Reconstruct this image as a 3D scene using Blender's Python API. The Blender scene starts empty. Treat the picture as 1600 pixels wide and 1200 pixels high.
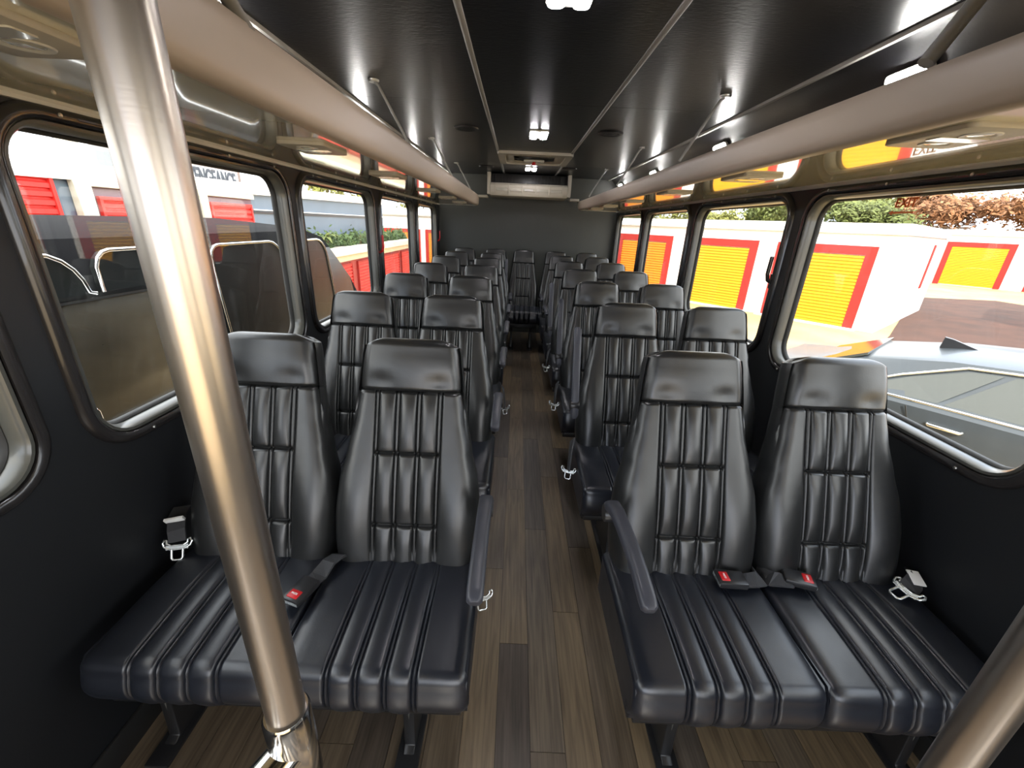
import bpy, bmesh, math, random
from mathutils import Vector, Matrix
random.seed(7)
S = bpy.context.scene
C = bpy.context.collection
PI = math.pi

# ------------------------------------------------------------------ camera
def cam_axes(pitch, roll, yaw):
    p, r, w = (math.radians(a) for a in (pitch, roll, yaw))
    F = Vector((math.sin(w)*math.cos(p), math.cos(w)*math.cos(p), -math.sin(p)))
    R0 = Vector((math.cos(w), -math.sin(w), 0)); U0 = R0.cross(F)
    return math.cos(r)*R0 + math.sin(r)*U0, -math.sin(r)*R0 + math.cos(r)*U0, F
cr, cu, cf = cam_axes(21.144, 2.553, 0.1)
cam = bpy.data.cameras.new('camera'); camo = bpy.data.objects.new('camera', cam); C.objects.link(camo)
m = Matrix((cr, cu, -cf)).transposed().to_4x4(); m.translation = (0, 0, 1.411); camo.matrix_world = m
cam.sensor_width = 36; cam.lens = 643.84/1600*36; cam.clip_start = 0.02; cam.clip_end = 500
S.camera = camo

# ------------------------------------------------------------------ world, sun, exposure
S.view_settings.view_transform = 'Standard'; S.view_settings.look = 'None'
S.view_settings.exposure = 1.2; S.view_settings.gamma = 1.0; S.view_settings.use_curve_mapping = False
W = bpy.data.worlds.new('sky'); S.world = W; W.use_nodes = True
wn = W.node_tree.nodes; wl = W.node_tree.links
bg = wn['Background']
wtc = wn.new('ShaderNodeTexCoord'); wno = wn.new('ShaderNodeTexNoise'); wno.inputs['Scale'].default_value = 2.2
wno.inputs['Detail'].default_value = 5
wrm = wn.new('ShaderNodeValToRGB'); wrm.color_ramp.elements[0].position = .35; wrm.color_ramp.elements[1].position = .62
wrm.color_ramp.elements[0].color = (.72, .82, 1, 1); wrm.color_ramp.elements[1].color = (1, .98, .94, 1)
wl.new(wtc.outputs['Generated'], wno.inputs['Vector']); wl.new(wno.outputs['Fac'], wrm.inputs['Fac'])
wl.new(wrm.outputs['Color'], bg.inputs['Color'])
bg.inputs['Strength'].default_value = 2.6
sun = bpy.data.lights.new('sun', 'SUN'); sun.energy = 3.6; sun.angle = math.radians(1.5); sun.color = (1, .93, .82)
suno = bpy.data.objects.new('sun', sun); C.objects.link(suno)
suno.rotation_euler = Vector((-.04, -.78, .62)).to_track_quat('Z', 'Y').to_euler()

# ------------------------------------------------------------------ materials
MATS = {}
def mat(name, col, rough=.5, metal=0., spec=.5, coat=0., coat_rough=.05, emit=None, strength=0., bump=None, var=None, ior=None, aniso=None):
    """bump=(scale, strength, distance, (sx,sy,sz)); var=(scale, amount, (sx,sy,sz))"""
    if name in MATS: return MATS[name]
    M = bpy.data.materials.new(name); M.use_nodes = True; n = M.node_tree.nodes; l = M.node_tree.links
    b = n['Principled BSDF']; b.inputs['Base Color'].default_value = (*col, 1)
    b.inputs['Roughness'].default_value = rough; b.inputs['Metallic'].default_value = metal
    b.inputs['Specular IOR Level'].default_value = spec
    b.inputs['Coat Weight'].default_value = coat; b.inputs['Coat Roughness'].default_value = coat_rough
    if ior: b.inputs['IOR'].default_value = ior
    if aniso: b.inputs['Anisotropic'].default_value = aniso
    if emit: b.inputs['Emission Color'].default_value = (*emit, 1); b.inputs['Emission Strength'].default_value = strength
    tc = None
    def coords(sc):
        nonlocal tc
        if tc is None: tc = n.new('ShaderNodeTexCoord')
        mp = n.new('ShaderNodeMapping'); mp.inputs['Scale'].default_value = sc
        l.new(tc.outputs['Object'], mp.inputs['Vector']); return mp
    if var:
        mp = coords(var[2]); no = n.new('ShaderNodeTexNoise'); no.inputs['Scale'].default_value = var[0]; no.inputs['Detail'].default_value = 6
        l.new(mp.outputs['Vector'], no.inputs['Vector'])
        rp = n.new('ShaderNodeValToRGB'); a = var[1]
        rp.color_ramp.elements[0].position = .3; rp.color_ramp.elements[1].position = .7
        rp.color_ramp.elements[0].color = (*[c*(1-a) for c in col], 1); rp.color_ramp.elements[1].color = (*[min(1, c*(1+a)) for c in col], 1)
        l.new(no.outputs['Fac'], rp.inputs['Fac']); l.new(rp.outputs['Color'], b.inputs['Base Color'])
    if bump:
        mp = coords(bump[3]); no = n.new('ShaderNodeTexNoise'); no.inputs['Scale'].default_value = bump[0]; no.inputs['Detail'].default_value = 4
        l.new(mp.outputs['Vector'], no.inputs['Vector'])
        bp = n.new('ShaderNodeBump'); bp.inputs['Strength'].default_value = bump[1]; bp.inputs['Distance'].default_value = bump[2]
        l.new(no.outputs['Fac'], bp.inputs['Height']); l.new(bp.outputs['Normal'], b.inputs['Normal'])
    MATS[name] = M; return M

def leather(name, col):
    M = mat(name, col, rough=.33, spec=.75, bump=(260, .22, .0006, (1, 1, 1)))
    n = M.node_tree.nodes; l = M.node_tree.links; b = n['Principled BSDF']
    tcn = [q for q in n if q.type == 'TEX_COORD'][0]
    no = n.new('ShaderNodeTexNoise'); no.inputs['Scale'].default_value = 9; no.inputs['Detail'].default_value = 3; l.new(tcn.outputs['Object'], no.inputs['Vector'])
    rp = n.new('ShaderNodeMapRange'); rp.inputs['To Min'].default_value = .27; rp.inputs['To Max'].default_value = .42
    l.new(no.outputs['Fac'], rp.inputs['Value']); l.new(rp.outputs['Result'], b.inputs['Roughness'])
    # broad soft creases under the fine grain
    n2 = n.new('ShaderNodeTexNoise'); n2.inputs['Scale'].default_value = 11; n2.inputs['Detail'].default_value = 2; l.new(tcn.outputs['Object'], n2.inputs['Vector'])
    b2 = n.new('ShaderNodeBump'); b2.inputs['Strength'].default_value = .25; b2.inputs['Distance'].default_value = .005
    l.new(n2.outputs['Fac'], b2.inputs['Height'])
    bp = [x for x in n if x.type == 'BUMP' and x != b2][0]
    l.new(b2.outputs['Normal'], bp.inputs['Normal'])
    return M
LEA = leather('black_leather', (.012, .0125, .013))
LEC = leather('black_leather_cushion', (.009, .011, .017))
STITCH = mat('seam_thread', (.05, .05, .05), .6)
ARM = mat('armrest_rubber', (.045, .047, .06), .42, bump=(300, .2, .0004, (1, 1, 1)))
FRAME = mat('seat_frame_black', (.012, .012, .013), .35)
WALL = mat('wall_vinyl', (.007, .008, .010), .5, bump=(500, .25, .0005, (1, 1, 1)))
REARW = mat('rear_wall_vinyl', (.027, .028, .023), .5, bump=(8, .3, .01, (1, 1, .6)))
CEIL = mat('ceiling_vinyl', (.005, .005, .006), .31, spec=.42, bump=(70, .5, .0016, (.6, 1.5, 1)))
COVE = mat('cove_vinyl', (.008, .008, .010), .34, bump=(90, .25, .001, (1, 1, 1)))
RAIL = mat('grey_rail', (.33, .32, .30), .4)
RACK = mat('rack_cream', (.42, .345, .27), .42)
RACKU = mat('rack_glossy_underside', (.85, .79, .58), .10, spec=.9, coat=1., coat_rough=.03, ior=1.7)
WTRIM = mat('white_trim', (.6, .58, .52), .35)
PSU = mat('console_cream', (.45, .41, .33), .4)
PSUL = mat('console_lens', (.55, .52, .42), .15, coat=.8)
WF = mat('window_frame_black', (.018, .016, .016), .25, coat=.4)
WFS = mat('window_sash_grey', (.07, .07, .062), .3, coat=.3)
RUB = mat('window_rubber', (.01, .01, .01), .55)
CHROME = mat('chrome', (.75, .74, .72), .12, metal=1)
STEEL = mat('brushed_steel', (.62, .56, .50), .30, metal=1, bump=(180, .05, .0005, (.3, .3, 3)))
SCREW = mat('screw_steel', (.5, .5, .48), .3, metal=1)
REDP = mat('red_plastic', (.55, .015, .02), .35)
BELT = mat('belt_webbing', (.035, .036, .040), .7, bump=(900, .5, .001, (1, 1, 1)))
BLKP = mat('black_plastic', (.02, .02, .022), .3)
SILV = mat('tongue_metal', (.78, .82, .82), .22, metal=.85)
WHT = mat('white_paint', (.8, .8, .78), .5)
ACC = mat('unit_cream', (.50, .46, .38), .4)
DARKG = mat('grille_dark', (.012, .011, .012), .4)
LED = mat('led_white', (1, 1, 1), .3, emit=(1, .96, 1), strength=26)
COVEL = mat('led_cove', (1, 1, 1), .3, emit=(1, .98, .94), strength=60)

def glass(name, tint, refl):
    M = bpy.data.materials.new(name); M.use_nodes = True; n = M.node_tree.nodes; l = M.node_tree.links
    n.remove(n['Principled BSDF']); out = n['Material Output']
    t = n.new('ShaderNodeBsdfTransparent'); t.inputs['Color'].default_value = (*tint, 1)
    g = n.new('ShaderNodeBsdfGlossy'); g.inputs['Roughness'].default_value = .01
    lw = n.new('ShaderNodeLayerWeight'); lw.inputs['Blend'].default_value = .5
    p = n.new('ShaderNodeMath'); p.operation = 'POWER'; p.inputs[1].default_value = 5; l.new(lw.outputs['Facing'], p.inputs[0])
    f = n.new('ShaderNodeMath'); f.operation = 'MULTIPLY_ADD'; f.inputs[1].default_value = .9; f.inputs[2].default_value = refl; l.new(p.outputs[0], f.inputs[0])
    x = n.new('ShaderNodeMixShader')
    l.new(f.outputs[0], x.inputs['Fac']); l.new(t.outputs[0], x.inputs[1]); l.new(g.outputs[0], x.inputs[2])
    l.new(x.outputs[0], out.inputs['Surface']); return M
GLASS = glass('bus_glass', (.95, .96, .95), .035)
GLASSR = GLASS

# ------------------------------------------------------------------ mesh helpers
class MB:
    def __init__(s): s.v = []; s.f = []
    def add(s, vs, fs):
        o = len(s.v); s.v += [tuple(v) for v in vs]; s.f += [tuple(i+o for i in f) for f in fs]; return s
    def box(s, x0, x1, y0, y1, z0, z1, mtx=None):
        vs = [Vector((x, y, z)) for x in (x0, x1) for y in (y0, y1) for z in (z0, z1)]
        if mtx: vs = [mtx @ v for v in vs]
        return s.add(vs, [(0,1,3,2),(4,6,7,5),(0,4,5,1),(2,3,7,6),(0,2,6,4),(1,5,7,3)])
    def bar(s, a, b, w, h, up=(0, 0, 1)):
        a, b = Vector(a), Vector(b); d = (b-a).normalized(); up = Vector(up)
        sd = d.cross(up)
        if sd.length < 1e-4: sd = d.cross(Vector((1, 0, 0)))
        sd.normalize(); u = sd.cross(d)
        vs = [p + sd*i*w/2 + u*j*h/2 for p in (a, b) for i, j in ((-1,-1),(1,-1),(1,1),(-1,1))]
        return s.add(vs, [(0,1,2,3),(7,6,5,4),(0,4,5,1),(1,5,6,2),(2,6,7,3),(3,7,4,0)])
    def tube(s, pts, r, n=12, closed=False, rs=None):
        pts = [Vector(p) for p in pts]; N = len(pts); rings = []; prev = None
        for i, p in enumerate(pts):
            a = pts[i-1] if (i or closed) else p; b = pts[(i+1) % N] if (i < N-1 or closed) else p
            d = (b-a).normalized()
            if prev is None:
                ref = Vector((0, 0, 1)) if abs(d.z) < .9 else Vector((1, 0, 0)); x = d.cross(ref).normalized()
            else: x = (prev - d*prev.dot(d)).normalized()
            prev = x; y = d.cross(x); rr = rs[i] if rs else r
            rings.append([p + x*math.cos(2*PI*k/n)*rr + y*math.sin(2*PI*k/n)*rr for k in range(n)])
        return s.loft(rings, closed_ring=True, closed_path=closed, caps=not closed)
    def loft(s, rings, closed_ring=True, closed_path=False, caps=True):
        n = len(rings[0]); N = len(rings); vs = [v for r in rings for v in r]; fs = []
        for i in range(N if closed_path else N-1):
            j = (i+1) % N
            for k in range(n if closed_ring else n-1):
                q = (k+1) % n; fs.append((i*n+k, i*n+q, j*n+q, j*n+k))
        if caps and not closed_path and closed_ring:
            fs.append(tuple(reversed(range(n)))); fs.append(tuple((N-1)*n+k for k in range(n)))
        return s.add(vs, fs)
    def lathe(s, prof, c=(0, 0, 0), axis='Z', n=24):
        rings = []
        for r, h in prof:
            ring = []
            for k in range(n):
                a = 2*PI*k/n; x, y = r*math.cos(a), r*math.sin(a)
                v = {'Z': (x, y, h), 'X': (h, x, y), 'Y': (x, h, y)}[axis]
                ring.append(Vector(v)+Vector(c))
            rings.append(ring)
        return s.loft(rings)
    def prism(s, poly, ext, mp):
        """poly: 2D pts; mp(u,v,w) -> 3D; ext=(w0,w1)"""
        n = len(poly)
        vs = [mp(u, v, ext[0]) for u, v in poly] + [mp(u, v, ext[1]) for u, v in poly]
        fs = [tuple(range(n)), tuple(reversed(range(n, 2*n)))] + [(i, i+n, (i+1) % n+n, (i+1) % n) for i in range(n)]
        return s.add(vs, fs)
    def mesh(s, name, fix=True):
        me = bpy.data.meshes.new(name); me.from_pydata(s.v, [], s.f)
        if fix:
            bm = bmesh.new(); bm.from_mesh(me); bmesh.ops.recalc_face_normals(bm, faces=bm.faces); bm.to_mesh(me); bm.free()
        return me
    def build(s, name, M, parent=None, smooth=None, bevel=None, seg=2):
        me = s.mesh(name)
        if bevel:
            bm = bmesh.new(); bm.from_mesh(me)
            ed = [e for e in bm.edges if len(e.link_faces) == 2 and e.calc_face_angle(0) > .6]
            bmesh.ops.bevel(bm, geom=ed, offset=bevel, segments=seg, affect='EDGES', profile=.5, clamp_overlap=True)
            bm.to_mesh(me); bm.free()
        me.materials.append(M)
        if smooth or bevel:
            me.polygons.foreach_set('use_smooth', [True]*len(me.polygons))
            me.set_sharp_from_angle(angle=math.radians(smooth if isinstance(smooth, (int, float)) and smooth > 1 else 40))
        o = bpy.data.objects.new(name, me); C.objects.link(o)
        if parent is not None: o.parent = parent
        return o

def empty(name, loc=(0, 0, 0), rz=0, parent=None):
    o = bpy.data.objects.new(name, None); C.objects.link(o); o.location = loc; o.rotation_euler = (0, 0, rz)
    o.empty_display_size = .05
    if parent is not None: o.parent = parent
    return o
def tag(o, label, cat, group=None, kind=None):
    o['label'] = label; o['category'] = cat
    if group: o['group'] = group
    if kind: o['kind'] = kind
    return o
def struct(o): o['kind'] = 'structure'; return o
def copy_tree(o, parent=None):
    c = o.copy(); C.objects.link(c); c.parent = parent
    for ch in [x for x in o.children]: copy_tree(ch, c)
    return c
def shared(name, me, parent, loc=(0, 0, 0), rot=(0, 0, 0), sc=(1, 1, 1)):
    o = bpy.data.objects.new(name, me); C.objects.link(o); o.parent = parent
    o.location = loc; o.rotation_euler = rot; o.scale = sc; return o
def text_mesh(txt, size, depth=.002, bold=.0):
    cu = bpy.data.curves.new('t', 'FONT'); cu.body = txt; cu.size = size; cu.extrude = depth; cu.offset = bold
    cu.align_x = 'CENTER'; cu.align_y = 'CENTER'
    o = bpy.data.objects.new('t', cu); C.objects.link(o)
    dg = bpy.context.evaluated_depsgraph_get(); dg.update()
    me = bpy.data.meshes.new_from_object(o.evaluated_get(dg))
    bpy.data.objects.remove(o); return me
def rrect(x0, x1, y0, y1, r, n=8):
    pts = []
    for cx, cy, a0 in ((x1-r, y1-r, 0), (x0+r, y1-r, PI/2), (x0+r, y0+r, PI), (x1-r, y0+r, 1.5*PI)):
        for k in range(n+1):
            a = a0 + PI/2*k/n; pts.append((cx+r*math.cos(a), cy+r*math.sin(a)))
    return pts

XL, XR, YF, YR, ZC = -1.02, 1.25, -1.6, 5.7, 1.98

# ------------------------------------------------------------------ floor with planks
WOODS = []
for i, c in enumerate([(.115, .086, .058), (.165, .120, .072), (.075, .058, .044), (.135, .104, .072), (.092, .074, .058)]):
    M = bpy.data.materials.new('vinyl_wood'); M.use_nodes = True; n = M.node_tree.nodes; l = M.node_tree.links
    b = n['Principled BSDF']; b.inputs['Roughness'].default_value = .38
    tc = n.new('ShaderNodeTexCoord'); oi = n.new('ShaderNodeObjectInfo')
    ad = n.new('ShaderNodeVectorMath'); ad.operation = 'ADD'
    mul = n.new('ShaderNodeVectorMath'); mul.operation = 'SCALE'; mul.inputs['Scale'].default_value = 3.1
    l.new(oi.outputs['Location'], mul.inputs[0])
    l.new(tc.outputs['Object'], ad.inputs[0]); l.new(mul.outputs[0], ad.inputs[1])
    mp = n.new('ShaderNodeMapping'); mp.inputs['Scale'].default_value = (14, 1.1, 1); l.new(ad.outputs[0], mp.inputs['Vector'])
    no = n.new('ShaderNodeTexNoise'); no.inputs['Scale'].default_value = 3; no.inputs['Detail'].default_value = 8; no.inputs['Distortion'].default_value = .8
    l.new(mp.outputs[0], no.inputs['Vector'])
    mp2 = n.new('ShaderNodeMapping'); mp2.inputs['Scale'].default_value = (70, 2, 1); l.new(ad.outputs[0], mp2.inputs['Vector'])
    n2 = n.new('ShaderNodeTexNoise'); n2.inputs['Scale'].default_value = 2; n2.inputs['Detail'].default_value = 4; l.new(mp2.outputs[0], n2.inputs['Vector'])
    mx = n.new('ShaderNodeMath'); mx.operation = 'MULTIPLY_ADD'; mx.inputs[1].default_value = .55
    l.new(no.outputs['Fac'], mx.inputs[0])
    m3 = n.new('ShaderNodeMath'); m3.operation = 'MULTIPLY'; m3.inputs[1].default_value = .45; l.new(n2.outputs['Fac'], m3.inputs[0]); l.new(m3.outputs[0], mx.inputs[2])
    rp = n.new('ShaderNodeValToRGB'); rp.color_ramp.elements[0].position = .33; rp.color_ramp.elements[1].position = .68
    rp.color_ramp.elements[0].color = (*[k*.55 for k in c], 1); rp.color_ramp.elements[1].color = (*[k*1.45 for k in c], 1)
    l.new(mx.outputs[0], rp.inputs['Fac']); l.new(rp.outputs['Color'], b.inputs['Base Color'])
    bp = n.new('ShaderNodeBump'); bp.inputs['Strength'].default_value = .12; bp.inputs['Distance'].default_value = .001
    l.new(n2.outputs['Fac'], bp.inputs['Height']); l.new(bp.outputs['Normal'], b.inputs['Normal'])
    WOODS.append(M)
floor = struct(MB().box(XL-.04, XR+.04, YF, YR, -.06, -.004).build('floor', mat('floor_underlay', (.03, .025, .02), .7)))
PW, PL = .1015, .93
plank_me = {}
def plank_mesh(w, ln, mi):
    key = (round(w, 3), round(ln, 3), mi)
    if key not in plank_me:
        g = .0008
        me = MB().box(g, w-g, g, ln-g, -.004, 0).mesh('plank'); me.materials.append(WOODS[mi]); plank_me[key] = me
    return plank_me[key]
x = -1.02 + .004; col = 0
offs = [.0, .62, .31, .78, .15, .5]
while x < XR - .01:
    w = min(PW, XR-x); y = YF + .0 - offs[col % 6]*PL
    while y < YR:
        y0 = max(y, YF); y1 = min(y+PL, YR)
        if y1-y0 > .05 and not (y1 < -.2):
            shared('plank', plank_mesh(w, y1-y0, random.choice([0, 0, 1, 1, 2, 3, 4])), floor, (x, y0, 0))
        y += PL
    x += PW; col += 1

# ------------------------------------------------------------------ side walls with rounded window openings
ZB, ZT, RR = .865, 1.562, .085
LW = [(-1.46, -.43), (-.27, .75), (.91, 1.94), (2.09, 3.09), (3.27, 4.26), (4.46, 5.42)]
RW = [(-1.50, -.47), (-.30, .72), (.875, 1.925), (2.08, 3.11), (3.27, 4.35), (4.52, 5.58)]
def wall(name, wx, out, wins):
    """panel with rounded holes; out=-1 left wall, +1 right"""
    mb = MB(); th = .05
    ys = [YF] + [(a[1]+b[0])/2 for a, b in zip(wins, wins[1:])] + [YR]
    for i, (a, b) in enumerate(wins):
        y0, y1 = ys[i], ys[i+1]
        hole = rrect(a, b, ZB, ZT, RR)
        z0, z1 = ZB-.06, ZT+.06
        cy, cz = (a+b)/2, (ZB+ZT)/2; outer = []
        for (py, pz) in hole:      # push each hole point out to the cell rectangle
            dy, dz = py-cy, pz-cz
            k = min(((y1-cy)/dy if dy > 1e-6 else ((y0-cy)/dy if dy < -1e-6 else 1e9)),
                    ((z1-cz)/dz if dz > 1e-6 else ((z0-cz)/dz if dz < -1e-6 else 1e9)))
            outer.append((cy+dy*k, cz+dz*k))
        N = len(hole)
        # snap the corner diagonals
        for cyn, czn in ((y0, z0), (y0, z1), (y1, z0), (y1, z1)):
            j = min(range(N), key=lambda q: (outer[q][0]-cyn)**2+(outer[q][1]-czn)**2); outer[j] = (cyn, czn)
        vs = [(wx, p, q) for p, q in hole] + [(wx, p, q) for p, q in outer] + [(wx+out*th, p, q) for p, q in hole] + [(wx+out*th, p, q) for p, q in outer]
        fs = []
        for k in range(N):
            q = (k+1) % N
            fs += [(k, q, N+q, N+k), (2*N+k, 3*N+k, 3*N+q, 2*N+q), (k, 2*N+k, 2*N+q, q)]
        mb.add(vs, fs)
    mb.box(min(wx, wx+out*th), max(wx, wx+out*th), YF, YR+.03, -.06, ZB-.06)
    mb.box(min(wx, wx+out*th), max(wx, wx+out*th), YF, YR+.03, ZT+.06, ZC+.04)
    return struct(mb.build(name, WALL))
wall('wall_left', XL, -1, LW); wall('wall_right', XR, 1, RW)

def window(idx, wx, inn, a, b):
    """inn=+1 if inside is +x of the wall"""
    root = struct(empty('window_%d' % idx, (wx, (a+b)/2, ZB)))
    ox, oy, oz = wx, (a+b)/2, ZB
    def sweep(prof, M, name, r0=RR, grow=0):
        base = [] ; rings = []
        for off, dep in prof:
            pts = rrect(a-off, b+off, ZB-off, ZT+off, max(.01, r0+off), 8)
            rings.append([Vector((inn*dep, p-oy, q-oz)) for p, q in pts])
        mb = MB(); n = len(rings[0])
        # closed cross-section swept round the opening
        vs = [v for r in rings for v in r]; fs = []
        R = len(rings)
        for i in range(R):
            j = (i+1) % R
            for k in range(n):
                q = (k+1) % n; fs.append((i*n+k, i*n+q, j*n+q, j*n+k))
        mb.add(vs, fs); return mb.build(name, M, root, smooth=50)
    sweep([(.000, -.048), (-.004, -.020), (.000, .002), (.005, .009), (.012, .009), (.016, .004), (.016, -.0), (.004, -.048)], WFS, 'window_sash')
    sweep([(.016, -.001), (.016, .012), (.021, .016), (.036, .016), (.042, .011), (.046, -.001)], WF, 'window_frame')
    sweep([(-.010, -.050), (-.010, -.036), (-.004, -.030), (.000, -.036), (.000, -.050)], RUB, 'rubber_seal')
    mb = MB(); pts = rrect(a-.001, b+.001, ZB-.001, ZT+.001, RR, 8)
    mb.add([Vector((-inn*.045, p-oy, q-oz)) for p, q in pts], [tuple(range(len(pts)))])
    mb.add([Vector((-inn*.041, p-oy, q-oz)) for p, q in pts], [tuple(range(len(pts)))])
    mb.build('glass_pane', GLASS, root)
    # raised bar segments and screws along the upper and lower frame
    sc = MB()
    for zz in (ZT+.029, ZB-.029):
        k = 0
        while a+.12+k*.28 < b-.06:
            yy = a+.12+k*.28
            sc.lathe([(.0001, 0), (.005, 0), (.005, .002), (.003, .004), (.0001, .004)], (0, 0, 0), 'X', 10)
            for q in range(5*10): pass
            n = 50
            for q in range(len(sc.v)-n, len(sc.v)):
                v = sc.v[q]; sc.v[q] = (inn*(.0155+abs(v[0])), v[1]+yy-oy, v[2]+zz-oz)
            k += 1
    sc.build('frame_screws', SCREW, root)['kind'] = 'stuff'
    br = MB(); k = 0
    while a+.16+k*.28 < b-.2:
        y0 = a+.16+k*.28-oy; br.box(min(0, 0)+(.015 if inn > 0 else -.019), (.019 if inn > 0 else -.015), y0, y0+.2, ZT+.025-oz, ZT+.034-oz); k += 1
    if br.v:
        o = br.build('frame_bar', WF, root, bevel=.002)
    return root
wins = []
for i, (a, b) in enumerate(LW): wins.append(window(i+1, XL, 1, a, b))
for i, (a, b) in enumerate(RW): wins.append(window(i+7, XR, -1, a, b))

# emergency release handles (red on the left, dark hook on the right)
def handle(root, x, y, z, inn, M, nm):
    o = empty(nm, parent=root); o.location = (0, 0, 0)
    base = root.location
    mb = MB(); X = x-base.x; Y = y-base.y; Z = z-base.z
    mb.box(min(X, X+inn*.012), max(X, X+inn*.012), Y-.018, Y+.018, Z-.05, Z+.02)
    mb.build('handle_base', BLKP if M is REDP else M, o, bevel=.003)
    g = MB(); g.tube([(X+inn*.01, Y, Z-.02), (X+inn*.03, Y, Z-.01), (X+inn*.038, Y, Z+.02), (X+inn*.036, Y, Z+.10)], .009, 8)
    g.build('handle_grip', M, o, smooth=50)
handle(wins[3], XL, 3.165, 1.20, 1, REDP, 'release_handle')
handle(wins[5], XL, 5.50, 1.20, 1, REDP, 'release_handle')
handle(wins[9], XR, 2.065, 1.22, -1, WF, 'release_handle')

# EXIT marking on the glass of the right-hand window
ex = empty('exit_marking', (0, 0, 0), parent=wins[8]); eb = wins[8].location
tm = text_mesh('EXIT', .040, .0005, .0012); tm.materials.append(mat('exit_orange', (.75, .16, .03), .5))
t = shared('lettering', tm, ex, (XR+.036-eb.x, 1.515-eb.y, 1.532-eb.z), (PI/2, 0, -PI/2))
ab = MB(); X = XR+.036-eb.x; Y = 1.515-eb.y; Z = 1.503-eb.z
ab.box(X-.0005, X+.0005, Y-.04, Y+.042, Z-.003, Z+.003); ab.add([(X-.0006, Y+.058, Z), (X-.0006, Y+.04, Z+.008), (X-.0006, Y+.04, Z-.008)], [(0, 1, 2)])
ab.build('arrow', MATS['exit_orange'], ex)

# rear wall, front wall, ceiling, coves
struct(MB().box(XL-.05, XR+.05, YR, YR+.04, -.06, ZC+.04).build('wall_rear', REARW))
fw = MB(); fw.box(XL-.05, XR+.05, YF-.04, YF, -.06, .30); fw.box(XL-.05, XR+.05, YF-.04, YF, 1.62, ZC+.04)
fw.box(XL-.05, XL+.10, YF-.04, YF, .30, 1.62); fw.box(XR-.10, XR+.05, YF-.04, YF, .30, 1.62)
struct(fw.build('wall_front', WALL))
ceil = struct(MB().box(XL-.05, XR+.05, YF, YR, ZC+.002, ZC+.05).build('ceiling', CEIL))
# ceiling skin in panels, joined edge to edge under the rails
for i, (x0, x1) in enumerate([(-.875, -.195), (-.195, .417), (.417, 1.095)]):
    y = YF; ys = [YF, .2, 2.42, 4.62, YR]
    for y0, y1 in zip(ys, ys[1:]):
        MB().box(x0+.001, x1-.001, y0+.001, y1-.001, ZC-.004, ZC+.002).build('ceiling_panel', CEIL, ceil)
def sweep_y(prof, y0, y1, name, M, parent=None, smooth=40, closed=True):
    mb = MB(); mb.loft([[Vector((px, yy, pz)) for px, pz in prof] for yy in (y0, y1)], closed_ring=closed, caps=closed)
    return mb.build(name, M, parent, smooth=smooth)
for side, n0 in ((1, 'right'), (-1, 'left')):
    # cove curving from ceiling edge to wall; mirrored about x=.11
    mxr = (lambda v: v) if side > 0 else (lambda v: .23 - v)
    arc = [(1.095, ZC-.004), (1.14, 1.965), (1.19, 1.925), (1.225, 1.86), (1.24, 1.78), (1.249, 1.62)]
    bk = [(1.27, 1.62), (1.27, ZC+.01), (1.095, ZC+.01)]
    cv = sweep_y([(mxr(p), q) for p, q in arc+bk], YF, YR-.002, 'trim_%d' % (1 if side > 0 else 2), COVE); struct(cv)
    sweep_y([(mxr(p), q) for p, q in ((1.085, ZC-.004), (1.085, ZC-.010), (1.088, ZC-.016), (1.102, ZC-.016), (1.106, ZC-.010), (1.106, ZC-.0))], YF, YR-.01, 'edge_moulding', RAIL, cv)
for i, xx in enumerate((-.195, .417)):
    struct(sweep_y([(xx-.011, ZC-.003), (xx-.010, ZC-.008), (xx-.005, ZC-.011), (xx+.005, ZC-.011), (xx+.010, ZC-.008), (xx+.011, ZC-.003)], YF, YR-.002, 'trim_%d' % (3+i), RAIL))
struct(sweep_y([(XL-.001, ZT+.042), (XL+.012, ZT+.042), (XL+.012, ZT+.052), (XL-.001, ZT+.052)], YF, YR-.002, 'trim_5', WTRIM))
struct(sweep_y([(XR-.012, ZT+.042), (XR+.001, ZT+.042), (XR+.001, ZT+.052), (XR-.012, ZT+.052)], YF, YR-.002, 'trim_6', WTRIM))
# baseboards
struct(MB().box(XL, XL+.012, YF, YR, 0, .09).build('baseboard_left', RUB, bevel=.003))
struct(MB().box(XR-.012, XR, YF, YR, 0, .09).build('baseboard_right', RUB, bevel=.003))

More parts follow.
